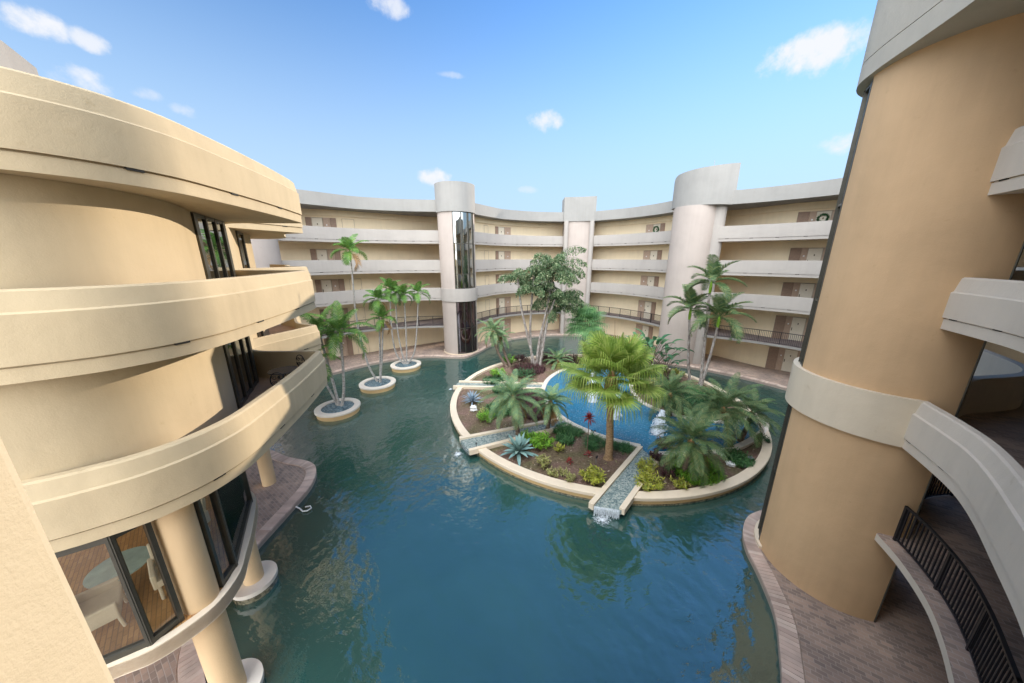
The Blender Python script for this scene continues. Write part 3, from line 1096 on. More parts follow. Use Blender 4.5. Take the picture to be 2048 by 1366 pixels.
# roof with its deep band sweeping round the tower head
RO = spline([(11.9, 10.55), (10.8, 10.78), (9.9, 10.52), (9.28, 9.98), (8.92, 9.2), (8.62, 8.2), (8.25, 7.0), (7.7, 5.7), (6.9, 4.4), (5.6, 3.0), (4.0, 1.7), (2.2, .7), (0, -.2), (-1.6, -.6)], 6)
mb = MB()
mb.prism(list(RO) + [(-1.6, -9), (26, -9), (28.5, 7), (24, 13.2), (19.5, 13.6), (16, 10.5)], 14.70, 15.16)
mb.prism(offset(RO, .0) + [(-1.6, -9), (26, -9), (28.5, 7), (24, 13.2), (19.5, 13.6), (16, 10.5)], 15.18, 17.3)
mb.build('roof', 'near_roof', NR, smooth=30)

# red extinguisher cabinet glimpsed on the gallery wall
ex = empty('fire_extinguisher', (13.4, 8.1, 9.95), 'small red fire extinguisher on the gallery behind the near tower', 'extinguisher')
mb = MB(); mb.tube([(12.95, 8.08, 10.62), (12.95, 8.08, 10.66), (12.95, 8.08, 11.0), (12.95, 8.08, 11.05)], [.04, .075, .075, .03], 12); mb.build('cylinder', 'red', ex, smooth=40)
mb = MB(); mb.box((12.95, 8.08, 11.09), (.05, .05, .08)); mb.box((12.95, 8.02, 11.12), (.03, .12, .03)); mb.build('valve', 'metalgrey', ex)

# ================================================================ NEAR LEFT BUILDING
LB = empty('balcony_building', (-9, 8, 0), 'near cream building on the left with stacked sweeping balconies', 'building')
OUT = spline([(-9.6, 2.9), (-8.5, 3.5), (-7.44, 4.06), (-6.98, 4.35), (-6.52, 4.73), (-6.18, 5.25), (-6.02, 5.78), (-5.98, 6.4), (-6.12, 7.4),
              (-6.32, 8.5), (-6.58, 9.7), (-6.95, 11.1)], 6)
NOTCH = spline([(-7.08, 11.42), (-7.25, 11.5), (-8.0, 11.46), (-9.2, 11.45), (-10.1, 11.8), (-10.72, 12.4), (-10.85, 13.0), (-10.7, 13.7), (-10.35, 14.7), (-10.05, 15.7)], 6)
NOTCH2 = spline([(-10.0, 16.05), (-10.2, 16.2), (-11.2, 16.6), (-12.2, 17.9), (-13.0, 19.2), (-13.8, 20.2), (-15.5, 21.2)], 6)
outline = list(OUT) + list(NOTCH) + list(NOTCH2)      # outside of the curve is on the right of travel
backL = [(-24, 21), (-24, 2.5)]
for zb, zt, top in ((5.62, 6.90, 5.86), (8.50, 9.83, 8.74), (11.38, 12.64, 11.62)):
    mb = MB(); mb.prism(clean_offset(outline, -.16) + backL, zb + .003, top, 0, 1)
    mb.build('floor_slab', ['near_parapet', 'terracotta'], LB)
    mb = MB(); mb.sweep(outline, near_profile(zb, zt)); p = mb.build('parapet', 'near_parapet', LB, smooth=25)
    slots(p, offset(OUT, -.035), zb + .245, 2.05, 4.6, w=.22, h=.045)
    slots(p, offset(NOTCH, -.035), zb + .245, 1.9, 5.0, w=.2, h=.045)
WLB = spline([(-9.4, 2.85), (-8.6, 3.55), (-7.6, 4.25), (-7.1, 4.75), (-6.86, 5.4), (-6.88, 6.15), (-7.15, 7.0), (-7.62, 7.85), (-8.15, 8.6)], 6)
mb = MB()
for z0, z1 in ((5.86, 8.5), (8.74, 11.38)):
    mb.sweep(WLB, [(0, z0), (0, z1), (-.3, z1), (-.3, z0)])
    mb.sweep([(-9.3, 10.8), (-10.0, 11.6), (-10.8, 12.75), (-11.95, 14.45)], [(0, z0), (0, z1), (-.25, z1), (-.25, z0)])
    mb.sweep([(-12.75, 15.75), (-13.6, 17.3), (-16.5, 19.5), (-17, 20.6)], [(0, z0), (0, z1), (-.25, z1), (-.25, z0)])
mb.build('wall', 'near_parapet', LB, smooth=25)


def sliding_door(par, a, b, z0, z1, n=3, name='sliding_door', fw=.10):
    a, b = Vector(a), Vector(b)
    hd = math.atan2(b.y - a.y, b.x - a.x)
    L_ = (b - a).length
    g = MB()
    mid = (a + b) / 2
    g.box((mid.x, mid.y, (z0 + z1) / 2), (L_, .03, z1 - z0), hd)
    o = g.build(name, 'glass', par)
    f = MB()
    for i in range(n + 1):
        p = a.lerp(b, i / n)
        w = fw * (2.2 if i in (0, n) else 1)
        f.box((p.x, p.y, (z0 + z1) / 2), (w, .12, z1 - z0), hd)
    f.box((mid.x, mid.y, z1 - .05), (L_, .10, .1), hd)
    f.box((mid.x, mid.y, z0 + .05), (L_, .10, .1), hd)
    f.build('frame', 'bronze', o)
    return o


for z0, z1 in ((5.87, 8.5), (8.75, 11.38)):
    sliding_door(LB, (-8.2, 8.68), (-9.28, 10.75), z0, z1, 3)
    sliding_door(LB, (-11.98, 14.5), (-12.72, 15.7), z0, z1, 1, 'window')
# penthouse and roof set back above
mb = MB(); mb.prism([(-13.6, 6.5), (-14.2, 10.0), (-16, 12.6), (-23, 13), (-23, 4)], 11.63, 14.6); mb.build('penthouse_wall', 'near_parapet', LB)
mb = MB(); mb.prism([(-12.9, 5.5), (-13.2, 9.3), (-13.5, 10.15), (-14.4, 11.4), (-18, 14), (-26, 14), (-26, 3)], 14.6, 15.8); mb.build('roof', 'roofband', LB)
# interior blocker walls
mb = MB(); mb.sweep([(-10.5, 2.6), (-10.0, 8.0), (-11.2, 11.4), (-13.5, 14.6), (-15.5, 17.5), (-18, 20)], [(0, 5.87), (0, 11.37), (-.2, 11.37), (-.2, 5.87)][::-1])
mb.build('inner_wall', 'soffit', LB)

# lounge storey
SILL = spline([(-9.2, 3.0), (-8.3, 3.5), (-7.4, 4.06), (-6.9, 4.33), (-6.58, 4.72), (-6.38, 5.2), (-6.46, 5.85), (-6.75, 6.4), (-7.15, 7.1), (-7.75, 8.0), (-8.15, 8.45), (-8.75, 8.75), (-9.6, 8.9)], 6)
mb = MB(); mb.prism(list(SILL) + [(-20, 9.6), (-24, 9), (-24, 3)], 2.72, 3.0, 0, 1); mb.build('lounge_floor', ['column', 'rug'], LB)
mb = MB(); mb.sweep(SILL, [(0, 2.70), (.0, 3.03), (-.16, 3.03), (-.16, 2.70)]); mb.build('sill', 'coping', LB, smooth=25)
GL = offset([(-9.2, 3.0), (-8.3, 3.5), (-7.4, 4.06), (-6.9, 4.33), (-6.62, 4.75)], -.13)
gpts = [(-8.9, 3.2), (-7.05, 4.42), (-6.83, 4.74)]
bays = [((-9.6, 2.9), (-8.2, 3.72)), ((-8.2, 3.72), (-7.0, 4.45)), ((-7.0, 4.45), (-6.84, 4.86)), ((-6.62, 5.55), (-6.72, 6.02)), ((-6.72, 6.02), (-8.0, 8.1)), ((-8.0, 8.1), (-8.75, 8.6)), ((-8.75, 8.6), (-9.8, 8.75))]
for a, b in bays:
    a, b = Vector(a), Vector(b)
    hd = math.atan2(b.y - a.y, b.x - a.x)
    mid = (a + b) / 2
    g = MB(); g.box((mid.x, mid.y, 4.32), ((b - a).length, .02, 2.58), hd)
    w = g.build('lounge_window', 'clear', LB)
    f = MB()
    for p in (a, b):
        f.box((p.x, p.y, 4.32), (.075, .13, 2.58), hd)
    f.box((mid.x, mid.y, 3.09), ((b - a).length, .11, .12), hd)
    f.box((mid.x, mid.y, 5.56), ((b - a).length, .11, .12), hd)
    f.build('frame', 'bronze', w)
mb = MB()
mb.sweep([(-14.5, 2.6), (-13.8, 6), (-14.2, 9.3)], [(0, 3.0), (0, 5.62), (-.2, 5.62), (-.2, 3.0)])
mb.build('lounge_wall', 'near_parapet', LB)


def pillar(x, y, r, z0, z1, label, plinth=None):
    c = empty('pillar', (x, y, z0), label, 'pillar', 'pillars under the near left building')
    mb = MB(); mb.tube([(x, y, z0), (x, y, z1)], r, 36); mb.build('shaft', 'column', c, smooth=40)
    if plinth:
        mb = MB(); mb.prism(circle(x, y, plinth, 40), .02, .16); mb.build('plinth', 'white_coping', c, smooth=30)
        mb = MB(); mb.prism(circle(x, y, plinth - .03, 40), -.6, .02); mb.build('tiled_base', 'waterline', c, smooth=30)


pillar(-6.80, 5.26, .30, .16, 5.62, 'thick tan pillar standing in front of the lounge windows', .62)
pillar(-8.42, 8.02, .27, .16, 5.62, 'tan pillar rising from a round white plinth in the water', .62)
pillar(-11.42, 12.72, .27, 0, 5.62, 'short-looking tan pillar on the brick terrace')
pillar(-14.2, 13.6, .27, 0, 5.62, 'tan pillar deep under the balconies')

# near wall at the left edge of the view
mb = MB(); mb.prism([(-2.21, 1.20), (-1.75, -.2), (-1.6, -4), (-4, -4), (-3.2, 1.4), (-2.25, 1.24)], 0, 16.5)
tag(mb.build('corner_wall', 'near_wall'), 'sunlit cream wall edge close at the lower left corner', 'wall')


# ---------------------------------------------------------------- lounge furniture
def armchair(x, y, rz, label):
    c = empty('armchair', (x, y, 3.0), label, 'chair', 'lounge chairs')
    def P(name, boxes, mat):
        mb = MB()
        for (cx, cy, cz, sx, sy, sz, rx) in boxes:
            mb.box((cx, cy, cz), (sx, sy, sz), 0, rx=rx)
        o = mb.build(name, mat)
        o.parent = c
        bv = o.modifiers.new('bevel', 'BEVEL'); bv.width = .025; bv.segments = 2
        return o
    P('seat', [(0, 0, .42, .72, .70, .16, 0)], 'upholstery')
    P('backrest', [(0, .36, .70, .72, .12, .62, -.18)], 'upholstery')
    P('armrest', [(-.38, .02, .50, .09, .72, .36, 0)], 'upholstery')
    P('armrest', [(.38, .02, .50, .09, .72, .36, 0)], 'upholstery')
    for sx in (-1, 1):
        for sy in (-1, 1):
            P('leg', [(sx * .34, sy * .31, .19, .06, .06, .38, sy * .10)], 'upholstery')
    c.rotation_euler = (0, 0, rz)
    return c


armchair(-8.35, 4.75, 2.4, 'cream armchair nearest the lounge window, seen through the glass')
armchair(-9.3, 4.2, 2.1, 'cream armchair furthest left in the lounge')
armchair(-7.69, 5.75, .9, 'cream armchair beside the thick pillar in the lounge')
armchair(-8.6, 6.7, .1, 'cream armchair at the back of the lounge')
ct = empty('glass_table', (-8.75, 5.55, 3), 'low glass table among the lounge chairs', 'table')
mb = MB(); mb.prism(circle(-8.75, 5.55, .5, 32), 3.60, 3.62); mb.build('top', 'sea_glass', ct)
mb = MB()
for q in (-1, 1):
    mb.tube([(-8.75 - .3 * q, 5.55 - .25, 3.0), (-8.75 + .3 * q, 5.55 + .25, 3.6)], .03, 8)
mb.build('legs', 'white', ct)


# ---------------------------------------------------------------- balcony furniture
def scroll(mb, c, r, rz, turns=1.4, rad=.011, tilt=0):
    pts = []
    for i in range(22):
        a = i / 21 * turns * 2 * math.pi
        q = r * (1 - .75 * i / 21)
        lx, lz = q * math.cos(a), q * math.sin(a)
        pts.append((c[0] + lx * math.cos(rz), c[1] + lx * math.sin(rz), c[2] + lz))
    mb.tube(pts, rad, 5)


def ring3(mb, c, rx, rz_, hd, rad=.014, n=24, flat=False):
    pts = []
    for i in range(n + 1):
        a = 2 * math.pi * i / n
        if flat:
            pts.append((c[0] + rx * math.cos(a), c[1] + rx * math.sin(a), c[2]))
        else:
            pts.append((c[0] + rx * math.cos(a) * math.cos(hd), c[1] + rx * math.cos(a) * math.sin(hd), c[2] + rz_ * math.sin(a)))
    mb.tube(pts, rad, 6, caps=False)


def iron_chair(x, y, z, hd, label):
    c = empty('iron_chair', (x, y, z), label, 'chair', 'wrought iron balcony chairs')
    mb = MB(); mb.prism(circle(x, y, .21, 24), z + .44, z + .465); ring3(mb, (x, y, z + .45), .215, 0, 0, .014, 24, True)
    mb.build('seat', 'iron', c)
    bx, by = x - .22 * math.sin(hd), y + .22 * math.cos(hd)
    mb = MB()
    ring3(mb, (bx, by, z + .74), .19, .25, hd, .016)
    for q in (-1, 1):
        scroll(mb, (bx + q * .085 * math.cos(hd), by + q * .085 * math.sin(hd), z + .82), .075, hd)
        scroll(mb, (bx + q * .085 * math.cos(hd), by + q * .085 * math.sin(hd), z + .65), .075, hd)
    mb.build('backrest', 'iron', c)
    for i in range(4):
        a = hd + R(45 + 90 * i)
        mb = MB(); mb.tube([(x + .17 * math.cos(a), y + .17 * math.sin(a), z + .45), (x + .20 * math.cos(a), y + .20 * math.sin(a), z + .2), (x + .23 * math.cos(a), y + .23 * math.sin(a), z)], .013, 6)
        mb.build('leg', 'iron', c)
    return c


iron_chair(-7.75, 10.75, 5.86, R(-15), 'wrought iron chair with scrolled oval back beside the round table')
iron_chair(-7.30, 9.35, 5.86, R(200), 'wrought iron chair tucked behind the parapet in front of the table')
tb = empty('bistro_table', (-7.69, 10.06, 5.86), 'round dark iron table on the third floor balcony', 'table')
mb = MB(); mb.prism(circle(-7.69, 10.06, .42, 32), 6.58, 6.605); ring3(mb, (-7.69, 10.06, 6.59), .42, 0, 0, .016, 32, True); mb.build('top', 'iron', tb)
mb = MB()
for i in range(3):
    a = R(120 * i + 20)
    mb.tube([(-7.69, 10.06, 6.5), (-7.69 + .1 * math.cos(a), 10.06 + .1 * math.sin(a), 6.3), (-7.69 + .28 * math.cos(a), 10.06 + .28 * math.sin(a), 5.87)], .016, 6)
    scroll(mb, (-7.69 + .15 * math.cos(a), 10.06 + .15 * math.sin(a), 6.38), .09, a)
mb.build('base', 'iron', tb)


# ================================================================ ISLAND
IC, IR = (6.07, 21.94), 10.53
ISL = empty('garden_island', (*IC, 0), 'large round walled garden island in the middle of the pond', 'planter')
ring_c = circle(*IC, IR, 160)[::-1]      # clockwise: outside on the left
CH = [((3.30, 11.05), (7.02, 15.25), (4.50, 10.78), (7.35, 14.0)),
      ((-2.99, 16.06), (3.35, 18.4), (-2.29, 14.87), (3.5, 17.55)),
      ((-4.40, 24.65), (2.6, 24.15), (-4.70, 23.62), (2.5, 23.15))]


def ring_angle(p, q, r):
    p, q = Vector(p), Vector(q)
    for k in range(2000):
        x = p.lerp(q, k / 2000)
        d = x - Vector(IC)
        if d.length < r:
            return math.degrees(math.atan2(d.y, d.x)) % 360
    return 0


gaps = sorted(tuple(sorted((ring_angle(a, b, IR - .2), ring_angle(c, d, IR - .2)))) for a, b, c, d in CH)
arcs = [(gaps[k][1], gaps[(k + 1) % 3][0] + (360 if k == 2 else 0)) for k in range(3)]
mb, mw = MB(), MB()
for a0, a1 in arcs:
    pth = circle(*IC, IR, int((a1 - a0) / 2.2) + 2, a0, a1)
    mb.sweep(pth, [(0, .12), (0, .26), (-.03, .28), (-.43, .28), (-.43, .10), (-.10, .10)])
    mw.sweep(pth, [(-.10, -.12), (-.10, .105), (-.38, .105), (-.38, -.12)])
mb.build('coping', 'coping', ISL, smooth=30)
mw.build('retaining_wall', 'planter', ISL, smooth=30)
mb = MB(); mb.sweep(ring_c, [(.085, -.6), (.085, -.12), (.4, -.12), (.4, -.6)], True); mb.build('waterline_tiles', 'waterline', ISL, smooth=30)
# soil: uneven sheet
mb = MB()
rr, seg = 14, 72
vs, fs = [(IC[0], IC[1], .2)], []
rnd = random.Random(3)
for i in range(1, rr + 1):
    for k in range(seg):
        a = 2 * math.pi * k / seg
        r = (IR - .35) * i / rr
        vs.append((IC[0] + r * math.cos(a), IC[1] + r * math.sin(a), .10 + (rnd.uniform(0, .10) if i < rr else 0)))
for k in range(seg):
    fs.append((0, 1 + k, 1 + (k + 1) % seg))
    for i in range(rr - 1):
        a, b = 1 + i * seg + k, 1 + i * seg + (k + 1) % seg
        fs.append((a, a + seg, b + seg, b))
mb.add(vs, fs)
struct(mb.build('soil', 'mulch', smooth=60), 'structure')
# pool inside the island
OUTER_POOL = [(9.84, 24.4), (9.4, 22.99), (9.24, 22.03), (9.42, 20.58), (10.5, 19.06), (12.34, 18.14), (13.78, 18.04), (16.0, 18.8)]
LEFT_POOL = [(7.2, 29.6), (5.5, 28.2), (4.34, 27.2), (3.21, 25.54), (2.6, 23.84), (2.36, 22.3), (2.55, 20.6), (3.05, 19.0), (3.77, 17.75), (4.9, 16.6), (5.9, 15.9), (7.05, 15.35)]
RIGHT_POOL = [(7.2, 14.7), (8.39, 14.66), (9.79, 14.72), (11.76, 15.05), (14.14, 16.3), (15.6, 17.5), (16.3, 18.7)]
left_s, right_s, north_s = spline(LEFT_POOL, 6), spline(RIGHT_POOL, 6), spline(OUTER_POOL[::-1], 6)
poly = left_s + right_s + north_s + [(9.9, 26.5), (9.0, 28.5)]
mb = MB(); mb.prism(poly, .04, .215)
struct(mb.build('pool_water', 'pool'))
mb = MB()
for path, sd_ in ((left_s[6:], 1), (right_s[1:], 1), (spline(OUTER_POOL, 6), 1)):
    mb.sweep(path, [(-.17, .0), (-.17, .27), (-.15, .285), (.15, .285), (.17, .27), (.17, .0)])
mb.build('pool_curb', 'white_coping', ISL, smooth=30)


def runnel(a0, a1, b0, b1, name='runnel'):
    """water channel between edge line a and edge line b"""
    g = empty(name, ((a0[0] + b0[0]) / 2, (a0[1] + b0[1]) / 2, .2), None, 'water channel', 'stone water channels crossing the island')
    for p, q in ((a0, a1), (b0, b1)):
        d = (Vector(q) - Vector(p)).normalized()
        mb = MB(); mb.sweep([p, q], [(-.11, .06), (-.11, .34), (.11, .34), (.11, .06)])
        mb.build('side_wall', 'coping', g)
    mb = MB(); mb.prism([a0, a1, b1, b0], .02, .235)
    mb.build('pebble_bed', 'mosaic', g)
    return g


g = runnel((3.30, 11.05), (7.02, 15.25), (4.50, 10.78), (7.35, 14.0)); g['label'] = 'pebble water channel pointing toward the viewer at the front of the island'
g = runnel((-2.99, 16.06), (3.35, 18.4), (-2.29, 14.87), (3.5, 17.55)); g['label'] = 'pebble water channel crossing the left front of the island'
g = runnel((-4.40, 24.65), (2.6, 24.15), (-4.70, 23.62), (2.5, 23.15)); g['label'] = 'pebble water channel at the far left of the island by the grey agave'


# falling water and foam
def streaks(name, cx, cy, z0, z1, r0, r1, n, label, lean=(0, 0)):
    rnd = random.Random(hash((round(cx * 10), round(cy * 10))) & 255)
    mb = MB()
    core = []
    k = 10
    pts = [(cx + lean[0] * (i / k), cy + lean[1] * (i / k), z0 + (z1 - z0) * i / k) for i in range(k + 1)]
    mb.tube(pts, [r0 * .6 * (1 - i / k) ** .8 + r1 for i in range(k + 1)], 10)
    for i in range(n):
        a = rnd.uniform(0, 6.28); q = rnd.random() ** .6
        zt = z0 + (z1 - z0) * rnd.uniform(.15, 1) ** 1.0
        f = (zt - z0) / (z1 - z0)
        rr_ = (r0 * (1 - f) + r1) * q * 1.2
        x, y = cx + rr_ * math.cos(a) + lean[0] * f, cy + rr_ * math.sin(a) + lean[1] * f
        s = rnd.uniform(.01, .03)
        mb.tube([(x, y, zt - rnd.uniform(.05, .2)), (x, y, zt), (x, y, zt + .02)], [s * .5, s, .002], 5)
    o = mb.build(name, 'spray', smooth=60, recalc=False)
    return tag(o, label, 'fountain jet', 'fountain jets in the island pool')


def foam_disc_mat():
    m, N, L, b = new_mat('foam_patch')
    b.inputs['Base Color'].default_value = (.85, .90, .94, 1)
    b.inputs['Roughness'].default_value = .5
    out = [x for x in N if x.type == 'OUTPUT_MATERIAL'][0]
    tc = N.new('ShaderNodeTexCoord')
    ln = N.new('ShaderNodeVectorMath'); ln.operation = 'LENGTH'
    L.new(tc.outputs['Object'], ln.inputs[0])
    n = noise(N, L, coords(N, L), 7, 6, .75)
    ad = N.new('ShaderNodeMath'); ad.operation = 'MULTIPLY_ADD'; ad.inputs[1].default_value = -1.05
    n2 = N.new('ShaderNodeMath'); n2.operation = 'MULTIPLY_ADD'; n2.inputs[1].default_value = 2.6; n2.inputs[2].default_value = -.55
    L.new(n.outputs['Fac'], n2.inputs[0])
    L.new(ln.outputs['Value'], ad.inputs[0]); L.new(n2.outputs[0], ad.inputs[2])
    r = ramp(N, L, ad.outputs[0], [(.10, (0, 0, 0)), (.75, (.95, .95, .95))])
    tr = N.new('ShaderNodeBsdfTransparent')
    ms = N.new('ShaderNodeMixShader')
    L.new(r.outputs[0], ms.inputs[0]); L.new(tr.outputs[0], ms.inputs[1]); L.new(b.outputs[0], ms.inputs[2])
    L.new(ms.outputs[0], out.inputs[0])
    bump(N, L, b, n.outputs['Fac'], .8, .05)
    return m


M['foam_patch'] = foam_disc_mat()


def foam(cx, cy, z, r, n, label, asp=1.0, rz=0, group=None):
    mb = MB()
    rings_, seg = 8, 28
    rnd = random.Random(int(cx * 31 + cy * 17) & 1023)
    vs, fs = [(0, 0, .09)], []
    for i in range(1, rings_ + 1):
        q = i / rings_
        for k in range(seg):
            a = 2 * math.pi * k / seg
            vs.append((1.1 * q * math.cos(a), 1.1 * q * math.sin(a), .012 + .07 * (1 - q) * rnd.uniform(.3, 1.2)))
    for k in range(seg):
        fs.append((0, 1 + k, 1 + (k + 1) % seg))
        for i in range(rings_ - 1):
            a, b = 1 + i * seg + k, 1 + i * seg + (k + 1) % seg
            fs.append((a, a + seg, b + seg, b))
    mb.add(vs, fs)
    o = mb.build('foam', 'foam_patch', recalc=False, smooth=80)
    o.location = (cx, cy, z)
    o.rotation_euler = (0, 0, rz)
    o.scale = (r * asp, r, 1)
    o['kind'] = 'stuff'
    o['label'] = label
    return o


streaks('fountain_jet', 5.84, 21.11, .2, 2.5, .50, .08, 320, 'tallest fountain jet, half hidden behind the bright fan palm crown', (-.1, .2))
streaks('fountain_jet', 6.61, 18.59, .2, 1.8, .40, .08, 280, 'narrow fountain jet right behind the fan palm trunk')
streaks('fountain_jet', 8.6, 16.75, .2, 1.6, .50, .08, 300, 'fountain jet at the right beside the date palm', (.25, .2))
foam(5.84, 21.05, .215, .65, 420, 'white foam round the tallest fountain jet')
foam(6.61, 18.5, .215, .55, 360, 'white foam under the narrow fountain jet')
foam(8.5, 16.6, .215, .65, 420, 'white foam under the right fountain jet')
foam(3.72, 10.75, WZ, .42, 360, 'white foam where the front channel spills into the pond', 1.5, -.1)
foam(-2.95, 15.2, WZ, .36, 260, 'white foam where the left channel spills into the pond', 1.2, .9)
foam(-5.0, 24.1, WZ, .3, 140, 'white foam where the far channel spills into the pond', 1, .9)


def cascade(a, b, label, n=60):
    rnd = random.Random(int(a[0] * 10))
    mb = MB()
    d = Vector(b) - Vector(a)
    nr = Vector((d.y, -d.x)).normalized()
    for i in range(n):
        f = (i + .5) / n
        p = Vector(a) + d * f
        w = d.length / n * .35
        L_ = rnd.uniform(.28, .42)
        out = rnd.uniform(.03, .12)
        t_ = d.normalized() * w
        pts = []
        for k in range(4):
            g_ = k / 3
            c = p + nr * out * (g_ ** .5)
            z = .24 - L_ * g_ ** 1.6
            pts += [(c.x - t_.x, c.y - t_.y, z), (c.x + t_.x, c.y + t_.y, z)]
        mb.add(pts, [(0, 1, 3, 2), (2, 3, 5, 4), (4, 5, 7, 6)])
    o = mb.build('waterfall', 'spray', recalc=False)
    return tag(o, label, 'waterfall', 'spills at the channel ends')


cascade((3.42, 11.02), (4.42, 10.80), 'thin waterfall off the end of the front channel')
cascade((-2.42, 14.95), (-2.95, 15.95), 'thin waterfall off the end of the left channel')
cascade((-4.68, 23.7), (-4.42, 24.55), 'thin waterfall off the end of the far channel')


# ---------------------------------------------------------------- round planters
def planter(x, y, r, label):
    g = empty('round_planter', (x, y, WZ), label, 'planter', 'round planters standing in the pond')
    c = circle(x, y, r, 64)[::-1]
    mb = MB(); mb.sweep(c, [(0, .12), (0, .235), (.02, .25), (.40, .25), (.40, .1), (.09, .1)], True); mb.build('rim', 'white_coping', g, smooth=30)
    mb = MB(); mb.sweep(c, [(.09, -.6), (.09, .11), (.36, .11), (.36, -.6)], True); mb.build('bowl', 'planter', g, smooth=30)
    mb = MB(); mb.prism(circle(x, y, r - .38, 40), .0, .17); mb.build('gravel', 'bluestone', g)
    return g


planter(-12.12, 20.17, 1.43, 'nearest round white-rimmed planter with two leaning palms')
planter(-11.17, 24.6, 1.43, 'middle round white-rimmed planter with the tallest thin palm')
planter(-10.33, 29.3, 1.43, 'farthest round white-rimmed planter with four fanned-out palms')


# ================================================================ PLANTS
def frame_for(az, pitch):
    return Vector((math.cos(az) * math.cos(pitch), math.sin(az) * math.cos(pitch), math.sin(pitch)))


def frond(mb, base, az, pitch, length, droop, leaf, n, rnd, width=.03, vee=.35, rach=.014, hang=.25, m=0, mr=None, curl=0, swept=.5):
    """feather frond: rachis plus two rows of narrow leaflets"""
    K = 10
    pts, dirs = [Vector(base)], []
    p = Vector(base)
    for i in range(K):
        f = (i + .5) / K
        pi = pitch - droop * f ** 1.25
        d = frame_for(az + curl * f, pi)
        dirs.append(d)
        p = p + d * (length / K)
        pts.append(p)
    mb.tube(pts, [rach * (1 - .8 * i / K) for i in range(K + 1)], 4, m=m if mr is None else mr, caps=False)
    side0 = Vector((-math.sin(az), math.cos(az), 0))
    for i in range(n):
        f = .14 + .86 * (i + rnd.random() * .5) / n
        x = f * K
        k = min(K - 1, int(x))
        q = pts[k].lerp(pts[k + 1], x - k)
        d = dirs[k]
        up = side0.cross(d).normalized()
        if up.z < 0:
            up = -up
        env = math.sin(math.pi * min(1, f ** .75 * .93 + .06)) ** .55
        L_ = leaf * env * rnd.uniform(.85, 1.1)
        for s in (-1, 1):
            lat = (side0 * s * 1.0 + up * vee + d * (swept + .5 * f) + Vector((rnd.uniform(-.12, .12), rnd.uniform(-.12, .12), rnd.uniform(-.1, .1)))).normalized()
            mid = q + lat * L_ * .55
            tip = q + lat * L_ * .95 + Vector((0, 0, -hang * L_))
            w = width * (.7 + .6 * env) / 2
            wd = d * w
            mb.add([q - wd * .6, q + wd * .6, mid + wd, mid - wd, tip], [(0, 1, 2, 3), (3, 2, 4)], m)


def trunk_curve(pts, n=8):
    return spline(pts, n)


def palm(name, pts, r0, r1, trunk_mat_, crown, label, cat='palm tree', group=None, bulge=0, rings=True, boot=None):
    """pts: trunk centre line. crown: function(mb, top, rnd)"""
    g = empty(name, pts[0], label, cat, group)
    T = spline(pts, 8)
    n = len(T)
    rad = []
    for i in range(n):
        f = i / (n - 1)
        r = r0 + (r1 - r0) * f
        if f < .12:
            r *= 1 + .5 * (1 - f / .12) ** 2
        if rings:
            r *= 1 + (.05 if i % 2 else -.03)
        rad.append(r)
    mb = MB(); mb.tube(T, rad, 12); mb.build('trunk', trunk_mat_, g, smooth=60)
    if boot:
        zb, rb, mat_ = boot
        top = Vector(T[-1])
        mb = MB()
        mb.tube([top + Vector((0, 0, -.15)), top + Vector((0, 0, .1)), top + Vector((0, 0, zb * .6)), top + Vector((0, 0, zb))], [r1 * 1.02, rb, rb * .9, rb * .25], 12)
        mb.build('crown_shaft', mat_, g, smooth=60)
    return g, Vector(T[-1])


def feather_crown(g, top, seed, n, length, leaf, mat, droop=(1.2, 2.0), pitch=(-.1, 1.35), nleaf=42, width=.035, vee=.35, hang=.3, dead=0, rach=.014, az_bias=None, swept=.5):
    rnd = random.Random(seed)
    mb = MB()
    for i in range(n):
        az = i * 2.39996 + rnd.uniform(-.25, .25)
        f = i / max(1, n - 1)
        pi = pitch[0] + (pitch[1] - pitch[0]) * f + rnd.uniform(-.08, .08)
        if az_bias is not None:
            az = az_bias(az, i)
        dr = droop[1] + (droop[0] - droop[1]) * f
        L_ = length * rnd.uniform(.85, 1.1) * (1 - .12 * f)
        isdead = i < dead
        frond(mb, top + Vector((0, 0, .02 + .10 * f)), az, pi if not isdead else -.5, L_, dr + rnd.uniform(-.2, .2), leaf, nleaf, rnd, width, vee, rach, hang, m=1 if isdead else 0,
              curl=rnd.uniform(-.35, .35), swept=swept)
    o = mb.build('crown', [mat, 'leaf_dead'], g, recalc=False)
    return o


# planter palms (smooth grey trunks)
def planter_palm(pts, seed, n, length, leaf, label, r=(.085, .06), dead=0, shaft=True, nleaf=34):
    g, top = palm('palm_tree', pts, r[0], r[1], 'trunk_grey', None, label, group='palms in the round planters',
                  boot=(.55, r[1] * 1.35, 'leaf_bright'))
    feather_crown(g, top + Vector((0, 0, .45)), seed, n, length, leaf, 'leaf_palm', droop=(.9, 1.9), pitch=(-.1, 1.35), nleaf=int(nleaf * 1.3), width=.036, vee=.25, hang=.35, dead=dead)


